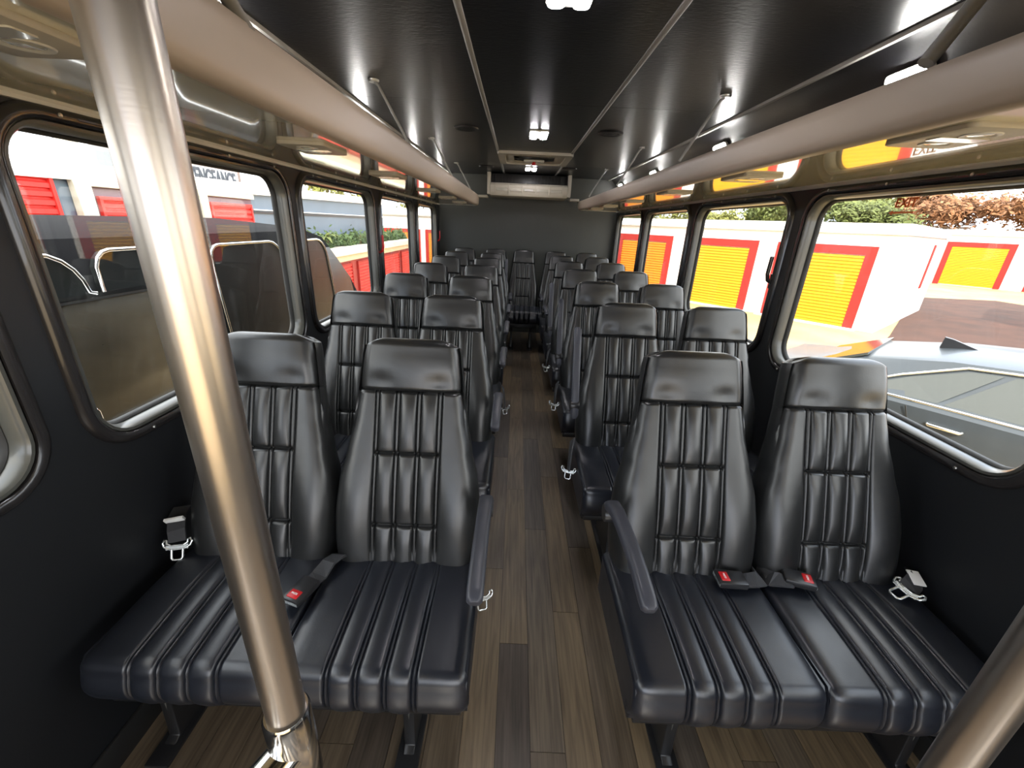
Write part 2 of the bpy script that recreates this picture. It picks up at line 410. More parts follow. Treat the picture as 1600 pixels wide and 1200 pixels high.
# ------------------------------------------------------------------ luggage racks
def rack(side):
    mxr = (lambda v: v) if side < 0 else (lambda v: .222 - v)
    nm = 'left' if side < 0 else 'right'
    root = tag(empty('luggage_rack', (mxr(-.75), 2, 1.61)),
        'cream overhead luggage shelf running along the %s windows' % nm + (', warm peach front lip' if side < 0 else ', grey front lip, orange reflections below'), 'luggage rack', None)
    ox, oy, oz = root.location
    P = lambda pr: [(mxr(p)-ox, q-oz) for p, q in pr]
    y0, y1 = -1.5-oy, 5.52-oy
    under = [(-1.019, 1.612), (-.80, 1.611), (-.528, 1.610), (-.528, 1.622), (-1.019, 1.626)]
    sweep_y(P(under), y0, y1, 'underside_panel', RACKU, root)
    TL = 0 if side < 0 else -.024
    lip = [(-.530, 1.607), (-.518, 1.607), (-.507, 1.611), (-.500, 1.619), (-.496, 1.634), (-.4945, 1.655), (-.494, 1.70+TL), (-.494, 1.716+TL), (-.500, 1.727+TL), (-.510, 1.729+TL),
           (-.516, 1.720+TL), (-.518, 1.66), (-.522, 1.645), (-.530, 1.640)]
    mb = MB(); n = len(lip); cx, cz = -.51, 1.67
    rings = []
    for yy, k in [(y0, 1), (y1-.03, 1), (y1-.012, .93), (y1, .7), (y1+.004, .3)]:
        rings.append([Vector((mxr(cx+(p-cx)*k)-ox, yy, cz+(q-cz)*k-oz)) for p, q in lip])
    mb.loft(rings); mb.build('front_lip', RACK, root, smooth=45)
    sweep_y(P([(-1.010, 1.630), (-.59, 1.630), (-.59, 1.640), (-1.010, 1.640)]), y0, y1, 'shelf_top', RACK, root)
    MB().box(*sorted((mxr(-1.012)-ox, mxr(-.52)-ox)), y1-.004, y1+.008, 1.608-oz, 1.642-oz).build('end_cap', WTRIM, root, bevel=.003)
    # hanger struts from lip to ceiling
    for yy in (.92, 2.15, 3.44, 4.74):
        a = Vector((mxr(-.505)-ox, yy-oy, 1.715-oz)); b = Vector((mxr(-.640)-ox, yy-oy, 1.955-oz))
        e = MB(); e.bar(a, b, .006 if yy > 1 else .010, .014 if yy > 1 else .03, up=(0, 1, 0)) if False else e.tube([a, b, b+Vector((-.012*(1 if side < 0 else -1), 0, .01)), b+Vector((-.02*(1 if side < 0 else -1), 0, .02))], .0065 if yy > 1 else .014, 8)
        st = e.build('hanger_strut', RAIL, root, smooth=50)
        MB().lathe([(.0001, 0), (.02, 0), (.024, .006), (.024, .010), (.0001, .010)], (b.x-.02*(1 if side < 0 else -1), b.y, ZC-.014-oz), 'Z', 14).build('ceiling_foot', SCREW, st, smooth=40)
    return root
rkL = rack(-1); rkR = rack(1)
# passenger consoles below the racks
def console_proto():
    r = empty('overhead_console')
    MB().prism(rrect(-.085, .085, -.125, .125, .02, 4), (-.016, 0), lambda u, v, w: Vector((u, v, w))).build('console_body', PSU, r, bevel=.004)
    for dy in (-.055, .055):
        rg = MB().lathe([(.026, 0), (.030, -.003), (.036, -.003), (.038, 0)], (0, dy, -.016), 'Z', 20).build('lamp_ring', WTRIM, r, smooth=40)
        MB().lathe([(.0001, -.001), (.020, -.002), (.026, 0), (.0001, .001)], (0, dy, -.016), 'Z', 20).build('lamp_lens', PSUL, rg, smooth=40)
    MB().prism(rrect(-.06, .06, -.022, .022, .006, 3), (-.019, -.016), lambda u, v, w: Vector((u, v, w))).build('switch_strip', PSUL, r)
    return r
proto = console_proto(); first = True
words = ['nearest to the camera', 'above the second window', 'between second and third window', 'above the third window', 'above the fourth window', 'farthest towards the back wall']
for side, ys, xx in (('left', (.60, 1.45, 2.24, 3.21, 4.05, 4.85), -.645), ('right', (.93, 1.70, 2.50, 3.40, 4.25, 4.95), .845)):
    for i, yy in enumerate(ys):
        o = proto if first else copy_tree(proto); first = False
        o.location = (xx, yy, 1.612); o.scale = (.82, .78, .7)
        tag(o, 'small cream reading light console under the %s luggage rack, %s' % (side, ['nearest to the camera', 'second from the front', 'third from the front', 'third from the rear wall', 'second from the rear wall', 'nearest the rear wall'][i]),
            'reading light', 'reading light consoles under the luggage racks')

# ------------------------------------------------------------------ cove lamps on both sides above the racks
def cove_lamp():
    r = empty('cove_lamp')
    MB().prism(rrect(-.085, .085, -.022, .022, .02, 5), (0, .012), lambda u, v, w: Vector((-w, u, v))).build('lamp_housing', WTRIM, r, smooth=40)
    MB().prism(rrect(-.075, .075, -.016, .016, .015, 5), (.011, .018), lambda u, v, w: Vector((-w, u, v))).build('lamp_lens', COVEL, r, smooth=40)
    return r
cl = cove_lamp(); first = True
for side, xx, sx in (('right', 1.200, 1), ('left', -.970, -1)):
    for i, yy in enumerate((1.56, 2.84, 4.15, 5.42)):
        o = cl if first else copy_tree(cl); first = False
        o.location = (xx, yy, 1.897); o.scale = (sx, 1, 1); o.rotation_euler = (0, math.radians(-28)*sx, 0)
        tag(o, 'small white lit cove lamp above the %s luggage rack, %s' % (side, ['nearest the camera', 'second from the front', 'third from the front', 'nearest the rear wall'][i]), 'lamp', 'cove lamps above the racks')

# ------------------------------------------------------------------ ceiling LED lamps
def led_lamp():
    r = empty('ceiling_lamp')
    MB().prism(rrect(-.062, .062, -.115, .115, .02, 4), (-.010, 0), lambda u, v, w: Vector((u, v, w))).build('lamp_housing', WTRIM, r, bevel=.003)
    for sx in (-1, 1):
        for sy in (-1, 1):
            MB().prism(rrect(sx*.034-.022, sx*.034+.022, sy*.06-.045, sy*.06+.045, .018, 4), (-.018, -.010), lambda u, v, w: Vector((u, v, w))).build('lamp_lens', LED, r, smooth=40)
    MB().box(-.02, .02, -.02, .02, -.017, -.010).build('lamp_bridge', LED, r, bevel=.003)
    MB().lathe([(.0001, -.022), (.007, -.021), (.008, -.017), (.0001, -.016)], (0, 0, 0), 'Z', 12).build('lamp_sensor', SCREW, r)
    return r
ll = led_lamp()
for i, yy in enumerate((1.30, 3.12, 4.90)):
    o = ll if i == 0 else copy_tree(ll); o.location = (.108, yy, ZC-.004)
    tag(o, ['bright white ceiling lamp at the top edge of the photo', 'bright white ceiling lamp in front of the roof hatch', 'bright white ceiling lamp behind the roof hatch'][i], 'lamp', 'ceiling lamps along the centre line')
# ceiling speakers
def speaker():
    r = empty('ceiling_speaker')
    MB().lathe([(.045, 0), (.062, -.010), (.075, -.008), (.080, 0)], (0, 0, 0), 'Z', 28).build('speaker_ring', DARKG, r, smooth=40)
    mb = MB()
    for k in range(-4, 5):
        h = math.sqrt(max(.0, .05**2-(k*.011)**2)); mb.box(k*.011-.0025, k*.011+.0025, -h, h, -.008, -.004)
    mb.build('speaker_grille', DARKG, r)
    MB().lathe([(.0001, -.001), (.05, -.001), (.05, 0), (.0001, 0)], (0, 0, 0), 'Z', 24).build('speaker_cone', RUB, r)
    return r
sp = speaker()
for i, (xx, yy, lb) in enumerate([(-.36, 3.05, 'left of the middle ceiling lamp'), (.56, 3.02, 'right of the middle ceiling lamp'), (-.365, 4.9, 'left of the rear ceiling lamp'), (.50, 4.8, 'right of the rear ceiling lamp')]):
    o = sp if i == 0 else copy_tree(sp); o.location = (xx, yy, ZC-.004)
    tag(o, 'round black ceiling speaker ' + lb, 'speaker', 'round ceiling speakers')

# ------------------------------------------------------------------ roof hatch
h = tag(empty('roof_hatch', (.117, 4.17, ZC-.004)), 'cream square roof escape hatch with black arrows and red knob on the ceiling', 'hatch')
mb = MB(); o_ = rrect(-.315, .315, -.325, .325, .03, 4); i_ = rrect(-.255, .255, -.265, .265, .05, 4); n = len(o_)
rings = [[Vector((u, v, 0)) for u, v in o_], [Vector((u, v, -.022)) for u, v in o_], [Vector((u, v, -.026)) for u, v in i_], [Vector((u, v, -.004)) for u, v in i_]]
mb.loft(rings, caps=False); mb.build('hatch_frame', ACC, h, smooth=35)
i2 = rrect(-.20, .20, -.20, .20, .05, 4)
mb = MB(); mb.loft([[Vector((u, v, -.006)) for u, v in i_], [Vector((u, v, -.012)) for u, v in i_], [Vector((u, v, -.018)) for u, v in i2], [Vector((u*.9, v*.9, -.006)) for u, v in i2]]); mb.build('hatch_lid', ACC, h, smooth=35)
MB().box(-.09, .09, .02, .10, -.03, -.012).build('handle_plate', WTRIM, h, bevel=.004)
MB().lathe([(.0001, -.055), (.018, -.053), (.020, -.045), (.012, -.03), (.0001, -.03)], (0, .05, 0), 'Z', 16).build('release_knob', REDP, h, smooth=40)
for sx in (-1, 1):
    MB().prism([(sx*.095, .09), (sx*.095, .03), (sx*.13, .03), (sx*.17, -.06), (sx*.135, -.06)], (-.016, -.0185), lambda u, v, w: Vector((u, v, w-.004))).build('arrow_mark', DARKG, h)
MB().box(-.11, .11, -.175, -.15, -.0195, -.016).build('instruction_strip', mat('strip_print', (.12, .11, .1), .5), h)

# ------------------------------------------------------------------ rear air conditioner
a = tag(empty('air_conditioner', (.107, 5.5, 1.72)), 'wide cream air conditioning unit hung high on the rear wall', 'air conditioner')
def abox(x0, x1, y0, y1, z0, z1, nm, M, bevel=.004, parent=a):
    return MB().box(x0-.107, x1-.107, y0-5.5, y1-5.5, z0-1.72, z1-1.72).build(nm, M, parent, bevel=bevel)
abox(-.36, .575, 5.42, 5.69, 1.735, 1.965, 'unit_body', DARKG)
abox(-.385, -.345, 5.34, 5.69, 1.735, 1.972, 'side_cheek', ACC); abox(.56, .60, 5.34, 5.69, 1.735, 1.972, 'side_cheek', ACC)
mb = MB(); mb.prism([(5.345, 1.862), (5.322, 1.84), (5.322, 1.775), (5.35, 1.725), (5.42, 1.715), (5.68, 1.715), (5.68, 1.735), (5.42, 1.862)], (-.345, .56), lambda u, v, w: Vector((w-.107, u-5.5, v-1.72)))
mb.build('front_panel', ACC, a, bevel=.003)
for k in range(7):
    xx = [-.345, -.29, -.125, .025, .19, .35, .505][k] if False else -.29+.795*k/5 if k < 6 else None
    if xx is None: continue
    abox(xx-.004, xx+.004, 5.314, 5.33, 1.745, 1.852, 'panel_rib', ACC, .001)
for k in range(5):
    xx = -.29+.795*k/5
    abox(xx+.012, xx+.147, 5.316, 5.324, 1.775, 1.808, 'vent_flap', mat('unit_cream_dark', (.40, .37, .30), .45), .002)
abox(.06, .155, 5.312, 5.318, 1.782, 1.800, 'name_plate', mat('plate_grey', (.55, .53, .5), .4), .001)
for k in range(24):
    xx = -.33+.89*k/23; abox(xx-.003, xx+.003, 5.40, 5.425, 1.862, 1.96, 'grille_slat', RUB, None)
for sx, x0, x1 in ((-1, -.50, -.385), (1, .60, .715)):
    abox(x0, x1, 5.40, 5.60, 1.700, 1.728, 'side_duct', ACC, .005)

# ------------------------------------------------------------------ seats
# local frame: origin on the floor under the pair, passenger faces -y, head top at y=0 z=1.08
BB = Vector((0, -.188, .448)); BT = Vector((0, 0, 1.08)); BL = (BT-BB).length
tv = (BT-BB).normalized(); nv = Vector((0, -tv.z, tv.y))
def interp(tab, v):
    for (a, fa), (b, fb) in zip(tab, tab[1:]):
        if v <= b:
            k = (v-a)/(b-a); k = max(0, min(1, k)); k = k*k*(3-2*k)*.5 + k*.5; return fa+(fb-fa)*k
    return tab[-1][1]
WT = [(-.12, .196), (.0, .204), (.1, .211), (.22, .2125), (.35, .203), (.49, .182), (.64, .163), (.765, .152), (.80, .150), (.92, .142), (1.0, .132)]
LINES = (-.092, -.031, .031, .092)
def g(x, s): return math.exp(-(x/s)**2)
def back_depth(x, v):
    """outward (towards passenger) offset of the front face"""
    d = .045 + .010*math.cos((v-.18)*4.4) - .012*(v-.3)
    w = interp(WT, v); q = abs(x)/w
    if v < .765:
        d += .020*max(0, 1-((abs(x)-.150)/.062)**2)*g(v-.17, .26)      # side bolsters
        mid = max(0, 1-(x/.10)**4)
        pil = 0
        for c in (-.0615, 0, .0615): pil += math.cos(max(-1, min(1, (x-c)/.031))*PI/2) if abs(x-c) < .031 else 0
        cell = 1.0
        for tv_ in (.165, .488, .765): cell *= 1-math.exp(-((v-tv_)/.055)**2)*.9
        d += .013*pil*(.30+.70*cell)
        if abs(x) < .094:
            for tv_ in (.165, .488): d -= .011*g(v-tv_, .007)
        fade = min(1, max(0, (v+.02)/.10)) * 1
        for x0 in LINES:
            d -= fade*.0058*(g(x-x0-.0058, .0021)+g(x-x0+.0058, .0021)); d += fade*.0025*g(x-x0, .004)
        d -= .008*g(v-.765, .007)
    else:
        k = (v-.765)/.235
        d += .012*math.sin(min(1, k*1.25+.12)*PI*.62) - .014*(abs(x)/w)**2.2 + .004
        d -= .008*g(v-.765, .008)
        d -= .005*g(v-.81, .035)*g(abs(x)-.085, .035)
    # rounded over to the side
    e = max(0, (q-.80)/.20); d -= .016*e*e + .010*max(0, (q-.93)/.07)**2
    return d
THK = .085
xs_f = []
def colset():
    base = []
    for x0 in LINES: base += [x0+k for k in (-.014, -.0095, -.0078, -.0058, -.0038, -.0018, 0, .0018, .0038, .0058, .0078, .0095, .014)]
    base += [-.0615, 0, .0615, -.046, .046, -.016, .016, -.077, .077]
    base = sorted(base); return base
COLS = colset(); XI = .110
def back_ring(v, endk=1.0):
    w = interp(WT, v)
    outer = [XI + (w-XI)*k for k in (0, .12, .25, .4, .55, .68, .78, .86, .92, .96, .99, 1.0)]
    xs = [-o for o in reversed(outer)] + COLS + outer
    pts = []
    P = BB + tv*(v*BL)
    for x in xs:
        pts.append(P + Vector((x*endk, 0, 0)) + nv*(back_depth(x, v)*endk + (endk-1)*.0))
    # right side panel, back face, left side panel
    back = -THK + .02
    for x, dd in ((w+.004, .010), (w+.006, -.005), (w+.004, -.03), (w-.004, back+.012), (w-.022, back)):
        pts.append(P + Vector((x*endk, 0, 0)) + nv*(dd*endk))
    for x in (w*.5, 0, -w*.5): pts.append(P + Vector((x*endk, 0, 0)) + nv*(back*endk))
    for x, dd in ((-w+.022, back), (-w+.004, back+.012), (-w-.004, -.03), (-w-.006, -.005), (-w-.004, .010)):
        pts.append(P + Vector((x*endk, 0, 0)) + nv*(dd*endk))
    return pts
def vset(lo, hi, step, keys):
    vs = []; v = lo
    while v < hi-1e-6: vs.append(v); v += step
    vs.append(hi)
    for kx, s in keys: vs += [kx+q*s for q in (-2.2, -1.5, -1, -.5, 0, .5, 1, 1.5, 2.2) if lo < kx+q*s < hi]
    return sorted(set(round(v, 5) for v in vs))
def make_back():
    vs = vset(-.10, .765, .022, [(.165, .007), (.488, .007), (.755, .006)])
    mb = MB(); mb.loft([back_ring(v) for v in vs]); me = mb.mesh('backrest'); me.materials.append(LEA)
    me.polygons.foreach_set('use_smooth', [True]*len(me.polygons)); me.set_sharp_from_angle(angle=math.radians(75)); return me
def make_head():
    mb = MB(); vs = vset(.766, .965, .013, [(.775, .005)])
    rings = [back_ring(v) for v in vs]
    # rolled-over top with rounded corners
    v1 = .965
    w1 = interp(WT, v1)
    for k in range(1, 9):
        a = k/8*PI/2; v = v1 + (1.0-v1)*math.sin(a)*1.0
        sx = 1-(1-math.cos(a))*.10; sd = .35+.65*math.cos(a)
        r = back_ring(v1); P1 = BB+tv*(v1*BL); P = BB+tv*(v*BL)
        out = []
        for q in r:
            rel = q-P1; dn = rel.dot(nv); c0 = -.012
            cornerdrop = 0
            xx = rel.x*sx
            e = max(0, (abs(rel.x)/w1-.55)/.45); cornerdrop = .020*e**2.5*math.sin(a)
            out.append(P - tv*cornerdrop + Vector((xx, 0, 0)) + nv*(c0+(dn-c0)*sd))
        rings.append(out)
    mb.loft(rings); me = mb.mesh('headrest'); me.materials.append(LEA)
    me.polygons.foreach_set('use_smooth', [True]*len(me.polygons)); me.set_sharp_from_angle(angle=math.radians(75)); return me
CL = (-.099, -.033, .033, .099)
def make_cushion():
    W2 = .2195
    cols = sorted([x0+k for x0 in CL for k in (-.013, -.0088, -.0068, -.005, -.003, 0, .003, .005, .0068, .0088, .013)] + [-.066, 0, .066, -.05, .05, -.016, .016, -.082, .082])
    outer = [.118+(W2-.118)*k for k in (0, .2, .4, .58, .72, .83, .91, .96, .985, 1)]
    xs = [-o for o in reversed(outer)] + cols + outer
    # side profile path in (y, z) with outward normal
    prof = []
    yb, yf, zt, zb = -.16, -.575, .46, .302
    for k in range(0, 22): y = yb+(yf+.030-yb)*k/21; prof.append((y, zt+.008*math.sin(PI*min(1, k/21))-.004*(k/21), 0, 1))
    z0 = prof[-1][1]
    for k in range(1, 9):
        a = PI/2*k/8; prof.append((yf+.030-.030*math.sin(a), z0-.030*(1-math.cos(a)), -math.sin(a), math.cos(a)))
    for k in range(1, 13):
        q = k/12; z = z0-.030-(z0-.030-zb-.018)*q; prof.append((yf-.014*math.sin(PI*q)+.016*q*q, z, -1, 0))
    yl, zl = prof[-1][0], prof[-1][1]
    for k in range(1, 6):
        a = PI/2*k/5; prof.append((yl+.02*(math.sin(a)), zl-.018*(1-math.cos(a)) - .0, -math.cos(a), -math.sin(a)))
    mb = MB(); rings = []
    L = len(prof)
    for i, (y, z, ny, nz) in enumerate(prof):
        ring = []
        for x in xs:
            d = 0; q = abs(x)/W2
            for c in (-.066, 0, .066): d += .006*math.cos((x-c)/.033*PI/2) if abs(x-c) < .033 else 0
            fd = min(1, max(.25, i/14)) 
            for x0 in CL: d -= fd*.007*(g(x-x0-.005, .0021)+g(x-x0+.005, .0021))
            e = max(0, (q-.82)/.18); d -= .010*e*e+.008*max(0, (q-.95)/.05)**2
            ring.append(Vector((x, y+ny*d, z+nz*d)))
        # side skirts
        ring += [Vector((W2+.002, y-ny*.022+0, z-nz*.022)), Vector((W2, y-ny*.035, z-nz*.035))]
        ring = [Vector((-W2, y-ny*.035, z-nz*.035)), Vector((-W2-.002, y-ny*.022, z-nz*.022))] + ring
        rings.append(ring)
    mb.loft(rings, closed_ring=False)
    # plain flanks and underside
    core = [(yb, zt-.012), (yf+.030, zt-.012), (yf+.012, zt-.035), (yf+.006, .37), (yf+.03, zb+.004), (yb, zb+.004)]
    mb.prism(core, (-W2+.001, W2-.001), lambda u, v, w: Vector((w, u, v)))
    me = bpy.data.meshes.new('seat_cushion'); me.from_pydata(mb.v, [], mb.f)
    bm = bmesh.new(); bm.from_mesh(me); bmesh.ops.recalc_face_normals(bm, faces=bm.faces); bm.to_mesh(me); bm.free()
    me.materials.append(LEC)
    me.polygons.foreach_set('use_smooth', [True]*len(me.polygons)); me.set_sharp_from_angle(angle=math.radians(60)); return me
ME_BACK, ME_HEAD, ME_CUSH = make_back(), make_head(), make_cushion()

def me_of(mb, M, name, smooth=None, bevel=None):
    o = mb.build(name, M, None, smooth=smooth, bevel=bevel); me = o.data; bpy.data.objects.remove(o); return me
# armrest swept bar (x=0 plane), down position; flat bottomed with rounded top
def arm_mesh(pts, w=.036, h=.030):
    mb = MB(); rings = []; N = len(pts)
    for i, (y, z, k) in enumerate(pts):
        a = pts[max(0, i-1)]; b = pts[min(N-1, i+1)]
        d = Vector((0, b[0]-a[0], b[1]-a[1])).normalized(); u = Vector((0, -d.z, d.y)) 
        if u.z < 0: u = -u
        P = Vector((0, y, z)); ring = []
        for cx, cz in rrect(-w/2*k, w/2*k, -h/2*k, h/2*k, .010*k, 3): ring.append(P+Vector((cx, 0, 0))+u*cz)
        rings.append(ring)
    mb.loft(rings); return me_of(mb, ARM, 'armrest', smooth=50)
ARM_D = arm_mesh([(-.200, .640, .5), (-.203, .648, .9), (-.212, .668, 1.05), (-.235, .688, 1.1), (-.28, .702, 1.05), (-.35, .710, 1), (-.43, .713, 1), (-.50, .710, 1), (-.555, .702, 1), (-.572, .698, .92), (-.578, .696, .6)])
ARM_U = arm_mesh([(-.245, .60, .6), (-.243, .615, 1), (-.215, .70, 1), (-.175, .80, 1), (-.135, .90, 1), (-.105, .97, .95), (-.10, .98, .6)])
PIV = me_of(MB().lathe([(.0001, -.02), (.024, -.02), (.026, -.014), (.026, .014), (.024, .02), (.0001, .02)], (0, -.222, .655), 'X', 18), BLKP, 'armrest_pivot', smooth=40)
# seat frame + pedestal
def frame_mesh(hw):
    mb = MB(); mb.box(-hw, hw, -.545, -.14, .285, .316); mb.box(-hw, hw, -.50, -.46, .255, .285); mb.box(-hw, hw, -.24, -.20, .255, .285)
    mb.box(-hw+.01, hw-.01, -.16, -.12, .30, .44)
    return me_of(mb, FRAME, 'seat_frame', bevel=.004)
FR2, FR1 = frame_mesh(.425), frame_mesh(.205)
def leg_mesh():
    mb = MB()
    mb.prism([(-.50, .256), (-.20, .256), (-.235, .20), (-.25, .02), (-.20, .0), (-.52, .0), (-.47, .02), (-.46, .20)], (-.016, .016), lambda u, v, w: Vector((w, u, v)))
    mb.box(-.032, .032, -.54, -.18, .0, .012)
    return me_of(mb, FRAME, 'leg', bevel=.003)
LEG = leg_mesh()
LEG_HL = me_of(MB().tube([(0, -.4605, .012), (0, -.4605, .25)], .004, 6), WFS, 'leg_highlight')  # grey strip puts the edge highlight onto the front of the leg
# belt parts
def belt_strap(pts, w=.045, th=.003):
    mb = MB(); rings = []; N = len(pts)
    for i, (p, sd) in enumerate(pts):
        p = Vector(p); a = Vector(pts[max(0, i-1)][0]); b = Vector(pts[min(N-1, i+1)][0]); d = (b-a).normalized()
        s_ = Vector(sd); s_ = (s_-d*s_.dot(d)).normalized(); u = s_.cross(d)
        rings.append([p+s_*w/2+u*th, p-s_*w/2+u*th, p-s_*w/2-u*th, p+s_*w/2-u*th])
    mb.loft(rings); return mb
TRED = text_mesh('PRESS', .0075, .0002, .0001); TRED.materials.append(WHT)
def buckle(parent, loc, rz, tilt=0):
    o = MB().box(-.026, .026, -.040, .040, -.010, .010).build('buckle', BLKP, parent, bevel=.004)
    o.location = loc; o.rotation_euler = (tilt, 0, rz)
    b = MB().box(-.016, .016, -.032, -.008, .008, .0125).build('release_button', REDP, o, bevel=.0025)
    if False: pass
    t = shared('button_lettering', TRED, o, (0, -.020, .0127))
    s_ = MB().box(-.024, .024, -.0405, -.037, -.004, .004).build('buckle_slot', SILV, o)
    return o
def tongue_mesh():
    """flat metal latch plate: wide ears with a slot, narrow loop below, local -y = tip"""
    mb = MB()
    mb.tube([(-.034, .008, 0), (-.030, -.002, 0), (-.016, -.010, 0), (.016, -.010, 0), (.030, -.002, 0), (.034, .008, 0), (.030, .015, 0), (.024, .014, 0), (.024, .006, 0), (.014, .000, 0), (-.014, .000, 0), (-.024, .006, 0), (-.024, .014, 0), (-.030, .015, 0)], .0028, 8, closed=True)
    mb.tube([(-.013, -.010, 0), (-.013, -.032, 0), (-.009, -.037, 0), (.009, -.037, 0), (.013, -.032, 0), (.013, -.010, 0)], .003, 8)
    mb.box(-.026, .026, -.010, .001, -.0015, .0015)
    return me_of(mb, SILV, 'belt_tongue', smooth=50)
TONG = tongue_mesh()

def seat_unit(n, side, arm, loc, sc, label, group, name):
    """n seats; side=+1 aisle at +x; arm 'down'/'up'/None"""
    r = empty(name, loc); r.scale = sc
    xs = (-.2225, .2225) if n == 2 else (0,)
    for x in xs:
        shared('seat_cushion', ME_CUSH, r, (x, 0, 0))
        b = shared('backrest', ME_BACK, r, (x*.965, 0, 0)); shared('headrest', ME_HEAD, b)
    shared('seat_frame', FR2 if n == 2 else FR1, r)
    for x in ((-.30, .30) if n == 2 else (-.13, .13)):
        if n == 2: x = side*.27 if x > 0 else -side*.40
        lg = shared('leg', LEG, r, (x, 0, 0)); shared('leg_highlight', LEG_HL, lg)
    ax = (.445 if n == 2 else .222)*side + side*.012
    if arm:
        am = shared('armrest', ARM_D if arm == 'down' else ARM_U, r, (ax, 0, 0)); shared('armrest_pivot', PIV, am)
    tag(r, label, 'seat', group); return r
def hang_tongue(r, x, y, z, side):
    s_ = belt_strap([((x, y+.10, z+.10), (0, 1, 0)), ((x+side*.012, y+.05, z+.075), (0, 1, 0)), ((x+side*.02, y+.01, z+.03), (0, 1, 0)), ((x+side*.022, y, z), (0, 1, 0))], .040)
    so = s_.build('belt_strap', BELT, r)
    shared('belt_tongue', TONG, r, (x+side*.022, y, z), (math.radians(70), 0, math.radians(20*side)), (1, 1, 1))

rows = [1.19, 1.93, 2.65, 3.35, 4.03, 4.68, 5.31]
ordw = ['front row', 'second row', 'third row', 'fourth row', 'fifth row', 'sixth row', 'rearmost row']
seats = {}
for k, y in enumerate(rows):
    b = 1.05+.71*k; f = y/b; sz = (1.411-.291*f)/1.08; sx = f/1.133
    cL = -.4525*f; cR = .667*f
    for side, cx, nm in ((1, cL, 'left'), (-1, cR, 'right')):
        arm = 'down' if (nm == 'left' or k in (0, 4, 5, 6)) else 'up'
        if k == 6: arm = None
        extra = {('left', 0): 'behind steel pole', ('right', 0): 'two red buckles'}.get((nm, k), 'armrest raised' if arm == 'up' else '')
        lab = 'black leather double seat right' if False else 'black leather double seat, %s, %s of aisle' % (ordw[k], nm) + (', ' + extra if extra else '')
        seats[(nm, k)] = seat_unit(2, side, arm, (cx, y, 0), (sx, 1, sz), lab, 'double seats along the %s windows' % nm, 'double_seat')
f = rows[6]/(1.05+.71*6); sm = seat_unit(1, -1, 'up', (.085, rows[6]+.02, 0), (f/1.133, 1, (1.411-.291*f)/1.08),
    'single black leather seat at the end of the aisle against the rear wall', None, 'single_seat')
# belts: front left
r = seats[('left', 0)]; X = lambda wx: (wx-r.location.x)/r.scale.x; Y = lambda wy: wy-r.location.y
belt_strap([((X(-.478), Y(.960), .470), (1, .1, 0)), ((X(-.484), Y(.935), .488), (1, .2, 0)), ((X(-.498), Y(.905), .492), (1, .3, .2)), ((X(-.510), Y(.868), .480), (1, .35, 0)), ((X(-.518), Y(.84), .484), (1, .3, 0))]).build('belt_strap', BELT, r)
buckle(r, (X(-.528), Y(.806), .490), math.radians(-18))
hang = belt_strap([((X(-.992), Y(1.03), .56), (1, .2, 0)), ((X(-.980), Y(.99), .555), (1, .2, 0)), ((X(-.962), Y(.958), .535), (1, .15, 0)), ((X(-.955), Y(.945), .505), (1, .15, 0))], .046)
hang.build('belt_strap', BELT, r)
lbl = MB().box(-.026, .026, -.004, .004, -.008, .008).build('belt_label', WHT, r, bevel=.001)
lbl.location = (X(-.975), Y(.975), .558); lbl.rotation_euler = (.4, -.15, .2)
shared('belt_tongue', TONG, r, (X(-.953), Y(.938), .498), (math.radians(62), 0, math.radians(14)), (1.1, 1.1, 1.1))
# belts: front right
r = seats[('right', 0)]; X = lambda wx: (wx-r.location.x)/r.scale.x
belt_strap([((X(.757), Y(.965), .462), (0, 1, 0)), ((X(.742), Y(.915), .488), (.1, 1, 0)), ((X(.71), Y(.905), .492), (.1, 1, .1)), ((X(.685), Y(.905), .488), (0, 1, 0))]).build('belt_strap', BELT, r)
buckle(r, (X(.650), Y(.905), .492), math.radians(-92), 0)
belt_strap([((X(.762), Y(.965), .462), (0, 1, 0)), ((X(.775), Y(.915), .490), (.1, 1, 0)), ((X(.80), Y(.908), .495), (0, 1, .1)), ((X(.82), Y(.910), .490), (0, 1, 0))]).build('belt_strap', BELT, r)
buckle(r, (X(.850), Y(.915), .494), math.radians(72), 0)
belt_strap([((X(1.225), Y(.97), .475), (0, 1, .4)), ((X(1.20), Y(.93), .500), (0, 1, .4)), ((X(1.175), Y(.912), .498), (0, 1, .4)), ((X(1.155), Y(.900), .490), (0, 1, .3))], .046).build('belt_strap', BELT, r)
lbl = MB().box(-.017, .017, -.022, .022, -.002, .002).build('belt_label', WHT, r, bevel=.001)
lbl.location = (X(1.193), Y(.925), .507); lbl.rotation_euler = (.35, .1, -.1)
shared('belt_tongue', TONG, r, (X(1.147), Y(.896), .492), (math.radians(22), 0, math.radians(-80)), (1.15, 1.15, 1.15))
hang_tongue(seats[('left', 0)], .432, -.30, .40, 1)
for nm, k in (('right', 1), ('right', 2), ('right', 3), ('left', 2)):
    hang_tongue(seats[(nm, k)], .455*(1 if nm == 'left' else -1), -.36, .36 if nm == 'left' else .40, 1 if nm == 'left' else -1)

